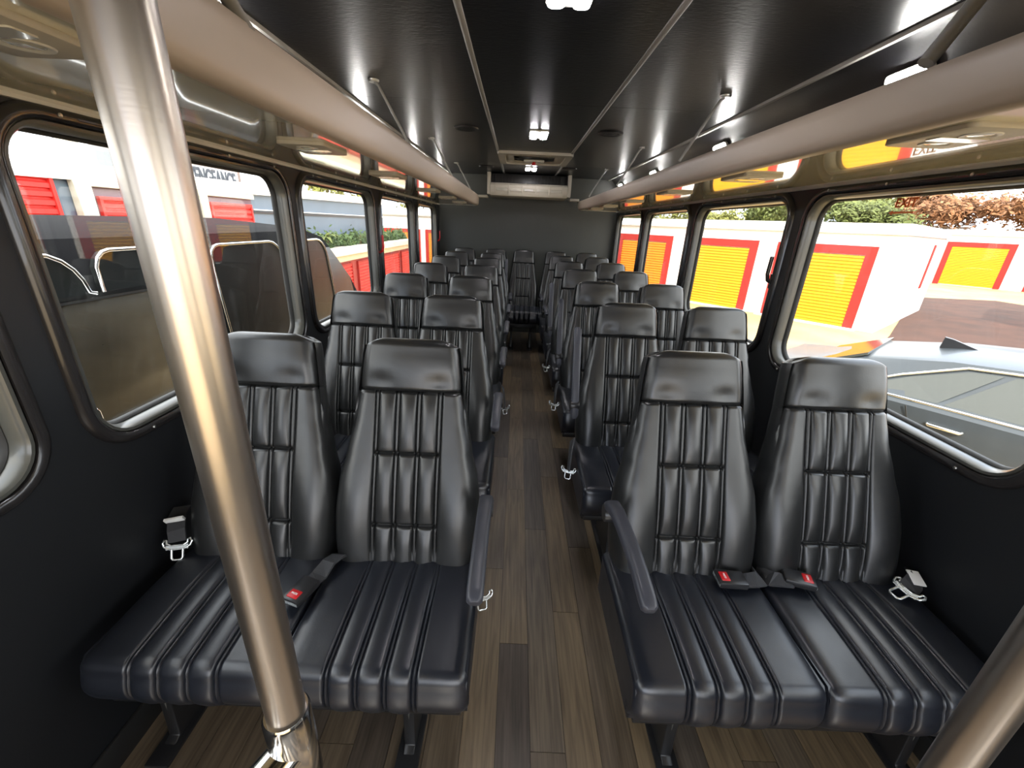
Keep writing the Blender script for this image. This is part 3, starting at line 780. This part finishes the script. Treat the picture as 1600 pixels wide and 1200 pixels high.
# ------------------------------------------------------------------ grab poles
def pole(x, y, side):
    r = tag(empty('grab_pole', (x, y, 0)), 'brushed steel floor to ceiling grab pole with chrome tee, ' + ('in front of the left seats' if side < 0 else 'cutting the lower right corner'), 'pole', 'steel grab poles at the front')
    MB().tube([(0, 0, .02), (0, 0, ZC-.02)], .0183, 40).build('pole_tube', STEEL, r, smooth=50)
    MB().lathe([(.0001, 0), (.045, 0), (.045, .006), (.024, .012), (.022, .05), (.0001, .05)], (0, 0, 0), 'Z', 28).build('floor_flange', CHROME, r, smooth=40)
    MB().lathe([(.0001, ZC-.06), (.022, ZC-.06), (.024, ZC-.02), (.045, ZC-.012), (.045, ZC-.005), (.0001, ZC-.005)], (0, 0, 0), 'Z', 28).build('ceiling_flange', CHROME, r, smooth=40)
    zt = .938 if side < 0 else .80
    t = MB(); t.lathe([(.0188, zt-.115), (.0225, zt-.11), (.0230, zt-.06), (.0225, zt-.004), (.0205, zt), (.0186, zt)], (0, 0, 0), 'Z', 32)
    t.tube([(0, -.005, zt-.055), (side*.018, -.03, zt-.068), (side*.024, -.06, zt-.078), (side*.024, -.09, zt-.08)], .0215, 24, rs=[.020, .0225, .0225, .0225])
    tt = t.build('tee_fitting', CHROME, r, smooth=50)
    for q in (-1, 1): MB().box(-.024, -.019, -.006+q*.02, .006+q*.02, zt-.09, zt-.08).build('clamp_screw', SCREW, tt, bevel=.001)
    MB().tube([(side*.024, -.08, zt-.08), (side*.024, -.45, zt-.08), (side*.024, -.50, zt-.10), (side*.024, -.51, zt-.16), (side*.024, -.51, .02)], .0175, 24).build('side_rail', STEEL, r, smooth=50)
pole(-.216, .27, -1); pole(.487, .27, 1)

# ------------------------------------------------------------------ outside: ground
GZ = -.85
ASPH = mat('asphalt_tan', (.38, .265, .12), .85, var=(.8, .25, (1, 1, 1)), bump=(30, .3, .01, (1, 1, 1)))
struct(MB().box(-40, 60, -30, 80, GZ-.1, GZ).build('ground', ASPH))
BRICK = mat('driveway_brown', (.050, .017, .008), .9, var=(1.5, .3, (1, 1, 1)))
STUC = mat('white_stucco', (.78, .76, .72), .8, bump=(60, .2, .004, (1, 1, 1)))
YEL = mat('door_yellow', (.60, .285, .001), .6); ORA = mat('door_orange', (.62, .20, .004), .6)
RED = mat('door_red', (.30, .008, .003), .7); RED2 = mat('door_red_bright', (.70, .03, .022), .55)
TRIMW = mat('parapet_white', (.82, .80, .76), .6); GRY = mat('trim_grey', (.35, .34, .30), .6)
dv = Vector((-.64, .77, 0)).normalized(); nvb = Vector((-.77, -.64, 0)).normalized()      # along facade, towards the bus
def face_map(O, d, n):
    O = Vector(O); d = Vector(d); n = Vector(n)
    return lambda s, z, w: O + d*s + n*w + Vector((0, 0, z))
def fbox(mp, s0, s1, z0, z1, w0, w1, name, M, parent):
    mb = MB(); mb.prism([(s0, z0), (s1, z0), (s1, z1), (s0, z1)], (w0, w1), mp); return mb.build(name, M, parent)
def roll_door(mp, s0, s1, z0, z1, b, name, MC, MFr, parent, pitch=.085, w=.02):
    """red surround strips plus corrugated curtain"""
    fr = MB()
    w = .055; fr.prism([(s0, z0), (s0+b, z0), (s0+b, z1), (s0, z1)], (0, w), mp); fr.prism([(s1-b, z0), (s1, z0), (s1, z1), (s1-b, z1)], (0, w), mp)
    fr.prism([(s0+b, z1-b), (s1-b, z1-b), (s1-b, z1), (s0+b, z1)], (0, w), mp)
    f_ = fr.build(name, MFr, parent)
    c = MB(); z = z0+.03; A, B = s0+b, s1-b; rr = []
    while z < z1-b-.001:
        for q, dd in ((0, .018), (.10, .045), (.62, .045), (.80, .018)): rr.append((min(z+q*pitch, z1-b), dd))
        z += pitch
    c.loft([[mp(A, zz, dd), mp(B, zz, dd)] for zz, dd in rr], closed_ring=False)
    c.build('door_curtain', MC, f_); return f_
bA = tag(empty('storage_building', (0, 0, GZ)), 'long white storage building with yellow roll-up doors seen through right windows', 'building')
CA = Vector((9.4, 10.7, -GZ)); 
mpA = face_map((9.4, 10.7, -GZ), dv, nvb)
wallA = MB(); wallA.prism([(0, GZ), (26, GZ), (26, 1.56), (0, 1.56)], (-6.5, 0), mpA); wallA.build('outer_wall', STUC, bA)
fbox(mpA, -.08, 26, 1.56, 1.60, -6.5, .10, 'cornice', GRY, bA); fbox(mpA, -.05, 26, 1.60, 1.82, -6.5, .05, 'parapet', TRIMW, bA)
for i in range(8):
    s0 = .45+2.85*i
    roll_door(mpA, s0, s0+2.32, GZ, 1.27, .22, 'door_surround', YEL if i < 2 else ORA, RED, bA)
    fbox(mpA, s0-.1, s0+2.42, GZ, GZ+.03, .0, .25, 'threshold', TRIMW, bA)
# side face of the building facing the alley
mpS = face_map((9.4, 10.7, -GZ), (.77, .64, 0), (.64, -.77, 0))
fbox(mpS, 4.45, 4.70, GZ+.9, 1.36, 0, .03, 'door_surround', RED, bA)
bB = tag(empty('storage_building', (0, 0, GZ)), 'farther white storage building with one yellow door across the alley at right', 'building')
mpB = face_map((26, 24.8, -GZ), dv, nvb)
MB().prism([(-14, GZ), (9, GZ), (9, 1.9), (-14, 1.9)], (-6, 0), mpB).build('outer_wall', STUC, bB)
fbox(mpB, -14, 9.05, 1.9, 1.95, -8, .1, 'cornice', GRY, bB); fbox(mpB, -14, 9.05, 1.95, 2.2, -8, .06, 'parapet', TRIMW, bB)
for s0 in (-1.42, -5.0, 2.9):
    roll_door(mpB, s0, s0+2.75, GZ+.02, 1.55, .26, 'door_surround', YEL, RED, bB, pitch=.09)
# brown driveway in the alley
c_ = [(8.3, 9.2), (9.6, 10.4), (17.6, 18.6), (21.2, 18.6), (21, 8), (14, 4)]
dr = MB(); dr.add([(x_, y_, GZ+.012) for x_, y_ in c_]+[(x_, y_, GZ) for x_, y_ in c_], [tuple(range(6))]+[(i, (i+1) % 6, (i+1) % 6+6, i+6) for i in range(6)])
struct(dr.build('driveway', BRICK))
# pink-brown wall end at far right
bC = tag(empty('building_end', (0, 0, GZ)), 'salmon coloured building corner at the far right edge of the window', 'building')
mpC = face_map((15.2, 10.3, -GZ), dv, nvb)
SAL = mat('salmon_stucco', (.62, .32, .24), .8)
MB().prism([(-4, GZ), (0, GZ), (0, 1.5), (-4, 1.5)], (-4, 0), mpC).build('outer_wall', SAL, bC)
fbox(mpC, -4, .1, 1.5, 1.75, -4, .12, 'parapet', TRIMW, bC); fbox(mpC, -.12, .04, GZ, 1.5, -.1, .04, 'corner_post', TRIMW, bC)

# ------------------------------------------------------------------ trees
BARK = mat('bark', (.12, .07, .045), .9)
def tree(x, y, hgt, spread, leafM, label, grp, nleaf=2600, base=GZ, dens=.11):
    r = tag(empty('tree', (x, y, base)), label, 'tree', grp)
    tb = MB(); tips = []
    def grow(p, d, ln, rad, lv):
        q = p + d*ln; mid = p+d*ln*.5+Vector((random.uniform(-1, 1), random.uniform(-1, 1), 0))*ln*.06
        tb.tube([p, mid, q], rad, 6, rs=[rad, rad*.85, rad*.65])
        if lv >= 1: tips.append((q, ln)); tips.append((mid, ln))
        if lv < 4:
            for _ in range(3):
                nd = (d + Vector((random.uniform(-1, 1)*spread, random.uniform(-1, 1)*spread, random.uniform(-.2, .6)))*.75).normalized()
                grow(q, nd, ln*random.uniform(.62, .8), rad*.6, lv+1)
    grow(Vector((0, 0, 0)), Vector((0, 0, 1)), hgt*.24, hgt*.013, 0)
    tb.build('trunk', BARK, r)
    lf = MB()
    for _ in range(nleaf):
        c, ln = random.choice(tips); p = c+Vector([random.gauss(0, ln*.42) for _ in range(3)])
        s_ = dens*random.uniform(.6, 1.4); u = Vector([random.uniform(-1, 1) for _ in range(3)]).normalized(); w = u.orthogonal().normalized()
        lf.v += [tuple(p-u*s_), tuple(p-w*s_*.45+u*s_*.1), tuple(p+u*s_), tuple(p+w*s_*.45+u*s_*.1)]; o4 = len(lf.v)-4
        lf.f.append((o4, o4+1, o4+2, o4+3))
    me = bpy.data.meshes.new('foliage'); me.from_pydata(lf.v, [], lf.f); me.materials.append(leafM)
    o = bpy.data.objects.new('foliage', me); C.objects.link(o); o.parent = r; o['kind'] = 'stuff'
    return r
def leafmat(nm, c):
    return mat(nm, c, .7, var=(3, .35, (1, 1, 1)))
GRN = leafmat('leaf_green', (.10, .12, .025)); YGR = leafmat('leaf_yellowgreen', (.19, .19, .04)); RST = leafmat('leaf_rust', (.24, .105, .04)); DGR = leafmat('leaf_dark', (.06, .10, .03))
def tree_copy(src, x, y, sc, rz, label, grp):
    o = copy_tree(src); o.location = (x, y, GZ); o.scale = (sc, sc, sc); o.rotation_euler = (0, 0, rz); return tag(o, label, 'tree', grp)
TG = 'trees behind the storage buildings'
nB = Vector((.77, .64, 0)); OB = Vector((9.4, 10.7, 0)) + nB*9.6
def at_s(s_, extra=0): p = OB + dv*s_ + nB*extra; return p.x, p.y
T1 = tree(*at_s(3.6), 5.4, 1.25, GRN, 'green leafy tree left of the exit marking, above the storage roof', TG, nleaf=10000, dens=.09)
OB2 = Vector((26, 24.8, 0)) + nB*10
T2 = tree(*(OB2 + dv*3.2)[:2], 8.3, 1.35, RST, 'rust tree right of the exit marking, behind the left part of the farther building', TG, nleaf=10000, dens=.17)
T3 = tree(*at_s(10.6), 5.4, 1.25, YGR, 'yellow green tree above the roof in the second right window', TG, nleaf=10000, dens=.09)
tree_copy(T1, *at_s(7.0, .8), 1.02, 2.0, 'green tree above the roof beside the pillar between first and second right window', TG)
tree_copy(T1, *at_s(14.2, .5), 1.05, 4.1, 'green tree above the roof seen in the second right window, left part', TG)
tree_copy(T3, *at_s(18.0, .3), 1.08, 1.2, 'yellow green tree above the roof in the third right window', TG)
tree_copy(T1, *at_s(22.5, 1), 1.15, 5.0, 'green tree above the roof in the fourth right window', TG)
for s_, e_, sc, src, rz, lb in ((-7.5, 0, 1.0, T2, 1.0, 'rust tree at the far right edge behind the farther building'), (-2.2, 1, 1.05, T2, 2.4, 'rust tree behind the yellow door of the farther building'),
        (7.2, 2, 1.9, T3, .5, 'yellow green tree in the gap behind the two storage buildings')):
    p = OB2 + dv*s_ + nB*e_; tree_copy(src, p.x, p.y, sc, rz, lb, TG)

# ------------------------------------------------------------------ parked car on the right
def make_car():
    U = Vector((.64, -.77, 0)).normalized(); V = Vector((.77, .64, 0)).normalized()   # forward, away from bus
    O = Vector((2.41, 4.22, 0)) + V*.92
    r = tag(empty('car', (O.x, O.y, GZ)), 'dark grey sedan with chrome window trim parked outside the nearest right window', 'car')
    O = O - Vector((O.x, O.y, 0))
    P = lambda u, w, z: U*u + V*w + Vector((0, 0, z))
    PAINT = mat('car_paint_grey', (.035, .042, .048), .4, coat=.15, coat_rough=.03)
    CG = mat('car_glass', (.055, .06, .055), .08, spec=.5)
    CT = mat('car_chrome', (.85, .85, .82), .15, metal=1)
    # station: u, lower z, belt z, roof z, half width belt, half width roof   (z above ground)
    st = [(0.0, .45, .86, .87, .62, .50), (.10, .30, .98, .985, .80, .62), (.45, .24, 1.02, 1.06, .88, .60), (.95, .22, 1.03, 1.26, .91, .56), (1.5, .22, 1.03, 1.37, .92, .57), (2.1, .22, 1.02, 1.42, .92, .58),
          (2.7, .22, 1.01, 1.40, .92, .58), (3.2, .22, .99, 1.24, .92, .60), (3.65, .22, .96, 1.00, .91, .66), (4.2, .24, .88, .90, .88, .68), (4.65, .30, .78, .79, .80, .62), (4.8, .42, .66, .67, .66, .52)]
    rings = []
    for u, z0, zb, zr, wb, wr in st:
        half = [(wb*.80, z0), (wb*.97, z0+.06), (wb*1.0, z0+(zb-z0)*.45), (wb*1.01, z0+(zb-z0)*.75), (wb*.985, zb-.03), (wb*.95, zb), (wb*.94, zb+.005)]
        for q in (.25, .5, .75): half.append((wb*.93+(wr-wb*.93)*q, zb+(zr-zb)*(q**.95)*.93))
        half += [(wr, zb+(zr-zb)*.95), (wr*.86, zr-.003), (wr*.5, zr+.012), (0, zr+.016)]
        ring = [P(u, -w, z) for w, z in half] + [P(u, w, z) for w, z in reversed(half[:-1])]
        rings.append(ring)
    MB().loft(rings, closed_ring=True).build('car_body', PAINT, r, smooth=35)
    def side_pt(u, q):        # point on the tumblehome, q 0 belt .. 1 roof
        for a, b in zip(st, st[1:]):
            if a[0] <= u <= b[0]:
                k = (u-a[0])/(b[0]-a[0]); zb = a[2]+(b[2]-a[2])*k; zr = a[3]+(b[3]-a[3])*k; wb = a[4]+(b[4]-a[4])*k; wr = a[5]+(b[5]-a[5])*k
        w0 = wb*.93; return (w0+(wr-w0)*q, zb+(zr-zb)*(q**.95 if q > 0 else 0)*.93)
    for sgn, lb in ((-1, 'side_window'), (1, 'side_window')):
        def pt(u, q, off=.008): w, z = side_pt(u, q); return P(u, sgn*(w+off), z+off*.5)
        segs = [[(1.02, .06), (1.30, .55), (1.62, .84), (1.80, .86), (1.52, .06)], [(1.56, .06), (1.86, .86), (2.34, .88), (2.34, .06)], [(2.42, .06), (2.42, .88), (2.85, .84), (3.15, .66), (3.42, .06)]]
        for sg in segs:
            mb = MB(); n = len(sg); vs = []
            mb.add([pt(u, q) for u, q in sg]+[pt(u, q, -.03) for u, q in sg], [tuple(range(n))]+[(i, (i+1) % n, (i+1) % n+n, i+n) for i in range(n)]); mb.build('side_window', CG, r)
        out = [(.93, .02), (1.24, .56), (1.6, .91), (2.1, .94), (2.7, .92), (3.0, .84), (3.22, .64), (3.5, .02), (3.0, .0), (2.4, .0), (1.8, .0), (1.3, .0)]
        MB().tube([pt(u, q, .012) for u, q in out], .013, 6, closed=True).build('chrome_trim', CT, r, smooth=60)
        # door seams, handles
        for uu in (1.38, 2.38):
            pts = []
            for zz in (.30, .6, .85, 1.0): pts.append(P(uu+(.02 if uu > 2 else (1.0-zz)*.35-.02), sgn*.928, zz))
            MB().tube(pts, .006, 5).build('door_seam', RUB, r)
        for uu in (1.62, 2.62):
            hd = MB().tube([P(uu-.10, sgn*.925, .90), P(uu-.09, sgn*.955, .90), P(uu+.09, sgn*.955, .895), P(uu+.10, sgn*.925, .895)], .014, 8).build('door_handle', CT, r, smooth=60)
        MB().bar(P(.75, sgn*.935, .36), P(4.0, sgn*.935, .34), .02, .03).build('sill_trim', CT, r)
        for uu in (.98, 3.92):
            tyre = MB(); rr = []
            for rad, ww in ((.20, .90), (.31, .90), (.34, .92), (.34, .74), (.31, .72), (.20, .72)):
                rr.append([P(uu+rad*math.cos(2*PI*k/28), sgn*(ww+.025), .34+rad*math.sin(2*PI*k/28)) for k in range(28)])
            tyre.loft(rr, caps=False); ty = tyre.build('wheel', RUB, r, smooth=40)
            hb = MB()
            for k in range(5):
                a0 = 2*PI*k/5; hb.bar(P(uu, sgn*.93, .34), P(uu+.21*math.cos(a0), sgn*.925, .34+.21*math.sin(a0)), .05, .02)
            hb.build('wheel_rim', CT, ty)
    # rear and front glass, tail lamps, fin
    mb = MB(); q = [(.50, .60, 1.075), (.95, .54, 1.285), (.95, -.54, 1.285), (.50, -.60, 1.075)]
    mb.add([P(u, w, z+.006) for u, w, z in q]+[P(u, w, z-.02) for u, w, z in q], [(0, 1, 2, 3)]+[(i, (i+1) % 4, (i+1) % 4+4, i+4) for i in range(4)]); mb.build('rear_window', CG, r)
    mb = MB(); q = [(3.62, .62, 1.03), (3.0, .56, 1.335), (3.0, -.56, 1.335), (3.62, -.62, 1.03)]
    mb.add([P(u, w, z+.006) for u, w, z in q]+[P(u, w, z-.02) for u, w, z in q], [(0, 1, 2, 3)]+[(i, (i+1) % 4, (i+1) % 4+4, i+4) for i in range(4)]); mb.build('windscreen', CG, r)
    for sgn in (-1, 1): MB().prism([(-.02, .80), (.16, .80), (.22, .92), (.02, .92)], (sgn*.45, sgn*.82), lambda u, z, w: P(u, w, z)).build('tail_lamp', REDP, r, bevel=.01)
    mb = MB(); mb.prism([(1.35, 1.36), (1.62, 1.385), (1.42, 1.45), (1.36, 1.46)], (-.02, .02), lambda u, z, w: P(u, w, z)); mb.build('roof_antenna', BLKP, r)
make_car()

# ------------------------------------------------------------------ left: building, neighbouring bus, sign
BLUE = mat('wall_bluegrey', (.13, .175, .225), .55, var=(.6, .15, (1, 1, 1)))
CREAM = mat('post_cream', (.62, .58, .44), .6); PURP = mat('wall_plum', (.17, .11, .14), .6)
bL = tag(empty('storage_building', (0, 0, GZ)), 'blue grey storage building with red roll-up doors and white roof edge, built from reflections outside left windows', 'building')  # blue grey wall and red doors modelled in place of layered reflections
mpL = face_map((-5, 0, -GZ), (0, 1, 0), (1, 0, 0))
MB().prism([(-12, GZ), (16.3, GZ), (16.3, 1.92), (-12, 1.42)], (-8, 0), mpL).build('outer_wall', BLUE, bL)
mb = MB(); mb.prism([(-12, 1.36), (16.6, 1.88), (16.6, 2.06), (-12, 1.55)], (-8.2, .07), mpL); mb.build('roof_edge', TRIMW, bL)
for s0, s1, z0, z1 in ((2.0, 4.78, GZ, 1.70), (5.25, 6.35, GZ, 1.52), (7.15, 8.25, GZ, 1.55)):
    roll_door(mpL, s0, s1, z0, z1, .04, 'door_surround', RED2, RED2, bL, pitch=.085)
fbox(mpL, 5.08, 6.9, GZ, 1.62, 0, .012, 'plum_panel', PURP, bL); fbox(mpL, 6.98, 8.3, GZ, 1.64, 0, .012, 'plum_panel', PURP, bL)
fbox(mpL, 5.08, 6.9, 1.62, 1.70, 0, .08, 'lintel', CREAM, bL); fbox(mpL, 6.98, 8.3, 1.64, 1.72, 0, .08, 'lintel', CREAM, bL)
fbox(mpL, 4.96, 5.08, .86, 2.4, .02, .16, 'cream_post', CREAM, bL); fbox(mpL, 6.88, 6.98, GZ, 1.72, .02, .14, 'cream_post', CREAM, bL)
fbox(mpL, 4.10, 4.78, .98, 1.12, .03, .10, 'lintel', CREAM, bL)
fbox(mpL, 8.3, 16.2, 1.46, 1.48, .0, .05, 'gutter_line', TRIMW, bL); fbox(mpL, 8.3, 16.2, 1.41, 1.435, .0, .03, 'gutter_board', BLKP, bL)
# canopy structure above the roof
cp = tag(empty('steel_canopy', (-6.2, 5, GZ)), 'grey steel canopy posts and beams above the left storage roof', 'canopy')
def cbar(a_, b_, w_, M, nm): MB().bar(Vector(a_)-Vector((-6.2, 5, GZ)), Vector(b_)-Vector((-6.2, 5, GZ)), w_, w_).build(nm, M, cp)
CGY = mat('canopy_grey', (.22, .23, .23), .6)
cbar((-6.2, 2.0, 3.1), (-6.2, 8.6, 2.55), .14, CGY, 'beam'); cbar((-6.2, 6.25, GZ), (-6.2, 6.25, 3.3), .10, CGY, 'post'); cbar((-6.2, 6.85, GZ), (-6.2, 6.85, 3.3), .20, CGY, 'post'); cbar((-6.2, 8.6, 3.0), (-6.2, 6.85, 3.2), .2, CGY, 'beam')
# banner sign
sg = tag(empty('banner_sign', (-5.6, 7.6, 1.8)), 'white banner with bold dark capital letters above the left roof edge', 'sign')
MB().box(-.03, 0, .02, 1.42, -.25, .34).build('banner_board', WHT, sg)
MB().box(-.06, -.03, -.35, 1.56, -.25, .46).build('backing_board', mat('backing_brown', (.17, .12, .10), .7), sg)
tmm = text_mesh('VENGEANCE', .36, .006, .012); tmm.materials.append(mat('letter_black', (.03, .035, .045), .5))
shared('banner_lettering', tmm, sg, (.006, .715, .165), (PI/2, 0, PI/2), (1, 1, 1))
bx_ = [v.co.x for v in tmm.vertices]; sg.children[-1].scale.x = 1.26/(max(bx_)-min(bx_)) if False else 1
for q_ in sg.children:
    if q_.name.startswith('banner_lettering'): q_.scale = (1.26/(max(bx_)-min(bx_)), 1, 1)
# annex with cornice and red doors, hedge, palms: modelled stand-ins for shuttle window reflections
bM = tag(empty('reflection_annex', (0, 0, GZ)), 'low red door annex with tan cornice, stand-in for a reflection beyond the parked bus on the left', 'building')
mpM = face_map((-4.4, 0, -GZ), (0, 1, 0), (1, 0, 0))
MB().prism([(9, GZ), (18, GZ), (18, .50), (9, .50)], (-.55, 0), mpM).build('outer_wall', mat('annex_plum', (.32, .04, .03), .6), bM)
TANC = mat('cornice_tan', (.60, .52, .34), .6)
fbox(mpM, 9, 18.1, .36, .52, -.55, .06, 'cornice', TANC, bM); fbox(mpM, 9, 18.1, .52, .68, -.55, .14, 'cornice', mat('cornice_cream', (.72, .68, .52), .6), bM)
for s0 in (9.4, 11.7, 14.0, 16.2): roll_door(mpM, s0, s0+1.9, GZ, .30, .05, 'door_surround', RED2, RED, bM, pitch=.085)
hg = MB()
for _ in range(5000):
    yy = random.uniform(9, 18); p = Vector((-4.75+random.uniform(-.16, .16), yy, .66+abs(random.gauss(0, .12))+.10*math.sin(yy*2.1)**2)); s_ = .06
    u = Vector([random.uniform(-1, 1) for _ in range(3)]).normalized(); w = u.orthogonal().normalized()
    hg.v += [tuple(p-u*s_), tuple(p-w*s_*.5), tuple(p+u*s_), tuple(p+w*s_*.5)]; o4 = len(hg.v)-4; hg.f.append((o4, o4+1, o4+2, o4+3))
me = bpy.data.meshes.new('hedge'); me.from_pydata(hg.v, [], hg.f); me.materials.append(DGR); o = bpy.data.objects.new('hedge', me); C.objects.link(o)
tag(o, 'dark green hedge along the top of the low red annex, stand-in for a reflection', 'hedge', kind='stuff')  # added for the dark tree strip of the reflection
for i, yy in enumerate((10.6, 14.6)):
    r = tag(empty('reflection_palm', (-4.7, yy, GZ)), 'small spiky palm above the hedge, stand-in for a reflection, %s' % ('nearer one' if i == 0 else 'farther one'), 'palm', 'palms above the hedge')  # reflected palms modelled as solid ones
    MB().tube([(0, 0, 0), (.03, 0, 1), (0, .02, 1.75)], .07, 8).build('trunk', BARK, r)
    for k in range(15):
        a_ = 2*PI*k/15+i; el = random.uniform(.1, 1.1); L = .55; mb = MB(); pts = []
        d_ = Vector((math.cos(a_)*math.cos(el), math.sin(a_)*math.cos(el), math.sin(el)))
        for q in range(6): t_ = q/5; pts.append(Vector((0, 0, 1.75))+d_*L*t_+Vector((0, 0, -.35*t_*t_)))
        sd = d_.cross(Vector((0, 0, 1))).normalized()
        for q in range(5):
            wA, wB = .05*math.sin(PI*(q/5*.8+.2)), .05*math.sin(PI*((q+1)/5*.8+.2)); mb.add([pts[q]-sd*wA, pts[q]+sd*wA, pts[q+1]+sd*wB, pts[q+1]-sd*wB], [(0, 1, 2, 3)])
        mb.build('frond', GRN, r)
# far end building behind, seen through the last left window
bE = tag(empty('storage_building', (0, 0, GZ)), 'white storage building with orange door at the end of the left side', 'building')
mpE = face_map((-10.5, 22, -GZ), (1, 0, 0), (0, -1, 0))
MB().prism([(0, GZ), (9, GZ), (9, 1.6), (0, 1.6)], (-6, 0), mpE).build('outer_wall', STUC, bE)
fbox(mpE, -.1, 9.1, 1.6, 1.66, -6, .1, 'cornice', GRY, bE); fbox(mpE, 0, 9, 1.66, 1.95, -6, .05, 'parapet', TRIMW, bE)
for s0 in (.2, 3.2, 5.85): roll_door(mpE, s0, s0+2.4, GZ, 1.0, .16, 'door_surround', ORA, RED, bE, pitch=.09)
for (x_, y_, hh, lb) in ((-5.0, 29.5, 7.0, 'pale green tree behind the white building at the far left end'), (-10.5, 27, 7.0, 'yellow green tree behind the left roof line'), (-7.5, 31.5, 7.5, 'leafy tree between the other two far left trees')):
    tree(x_, y_, hh, 1.0, YGR, lb, 'trees at the far left end', nleaf=2200, dens=.14)

# neighbouring black shuttle bus
bn = tag(empty('parked_shuttle', (-2.0, 2.5, GZ)), 'glossy black shuttle with chrome window trim parked close outside left windows', 'bus')
BPT = mat('gloss_black_paint', (.012, .013, .014), .28, spec=.3)
TINT = mat('tinted_glass', (.010, .012, .012), .30, spec=.25)
def Q(y_, x_, z_): return Vector((x_+2.0, y_-2.5, z_-GZ))
sts = [(-2.2, .35, 1.0), (-1.7, .35, 1.28), (4.35, .35, 1.30), (4.7, .35, 1.23), (5.2, .35, .78), (5.45, .35, .50)]
rings = []
for y_, z0, zt in sts:
    sec = [(-2.06, GZ+.25), (-2.0, GZ+.35), (-1.96, GZ+.8), (-1.97, .25), (-2.0, .45), (-2.05, min(zt-.05, 1.10)), (-2.12, zt-.03), (-2.25, zt), (-3.0, zt+.05), (-3.75, zt), (-3.9, min(zt-.08, 1.1)), (-3.95, .4), (-3.95, GZ+.3)]
    rings.append([Q(y_, a_, b_) for a_, b_ in sec])
MB().loft(rings).build('shuttle_body', BPT, bn, smooth=35)
sb = bn.children[-1] if len(bn.children) == 1 else [q for q in bn.children if q.name.startswith('shuttle_body')][0]
sb.data.materials.append(mat('roof_matte_black', (.012, .012, .013), .9, spec=.05))
for p_ in sb.data.polygons:
    if p_.normal.z > .3 and p_.center.z > 1.0: p_.material_index = 1
def hoop(y0, y1, zt, lean, nm='window_trim', base=.42):
    pts = []
    prof = [(y0, base), (y0, zt-.16)] + [(y0+.10-.10*math.cos(q*PI/8), zt-.12+.12*math.sin(q*PI/8)) for q in range(1, 5)] + [(y1-.18+.18*math.sin(q*PI/10), zt-.18+.18*math.cos(q*PI/10)) for q in range(0, 6)] + [(y1+.03, base)]
    fx = lambda z: -1.985 - max(0, (z-.45))*.075
    pts = [Q(a_, fx(b_), b_) for a_, b_ in prof]
    tr = MB().tube([p+Vector((.012, 0, 0)) for p in pts], .010, 8).build(nm, CHROME, bn, smooth=60)
    mb = MB(); n = len(prof); mb.add([p+Vector((.006, 0, 0)) for p in pts]+[p-Vector((.02, 0, 0)) for p in pts], [tuple(range(n))]+[(i, (i+1) % n, (i+1) % n+n, i+n) for i in range(n)])
    mb.build('side_window', TINT, bn)
for y0, y1, zt, b_ in ((-.9, .90, 1.21, 1.02), (.97, 1.95, 1.21, 1.02), (2.02, 2.74, 1.21, 1.02), (2.81, 3.70, 1.20, .42), (3.78, 4.55, 1.19, .42)):
    hoop(y0, y1, zt, .05, base=b_)
TANREFL = mat('dark_paint_tan_reflection', (.085, .070, .045), .22, spec=.5, coat=.5, coat_rough=.12, var=(1.6, .75, (1, .6, 1)))  # tan reflection of the ground painted into the base colour
MB().prism([(-1.6, .34), (2.70, .34), (2.70, .99), (-1.6, .99)], (0, .03), lambda u, v, w: Q(u, -2.0-max(0, v-.45)*.075+w, v)).build('door_panel', TANREFL, bn, bevel=.006)
MB().bar(Q(-1.6, -2.005, 1.0), Q(2.72, -2.005, 1.0), .03, .012).build('belt_moulding', CHROME, bn)
MB().tube([Q(1.33, -1.965, .36), Q(1.33, -1.965, .98)], .004, 6).build('door_seam', RUB, bn)
MB().bar(Q(-1.5, -1.965, .40), Q(4.9, -1.965, .40), .012, .03).build('belt_moulding', CHROME, bn)
MB().bar(Q(-1.5, -1.955, -.1), Q(4.8, -1.955, -.1), .012, .04).build('belt_moulding', CHROME, bn)
hdl = MB().tube([Q(1.705, -1.955, .40), Q(1.700, -1.955, .50), Q(1.712, -1.955, .525), Q(1.738, -1.955, .525), Q(1.752, -1.955, .50), Q(1.757, -1.955, .40), Q(1.745, -1.955, .385), Q(1.715, -1.955, .385)], .008, 8, closed=True).build('door_handle', CHROME, bn, smooth=60)
for y_ in (-1.2, 3.9):
    t_ = MB(); t_.lathe([(.2, 0), (.36, 0), (.39, .03), (.39, .22), (.2, .24)], (0, 0, 0), 'X', 28)
    o = t_.build('wheel', RUB, bn, smooth=40); o.location = Q(y_, -2.14, GZ+.39)
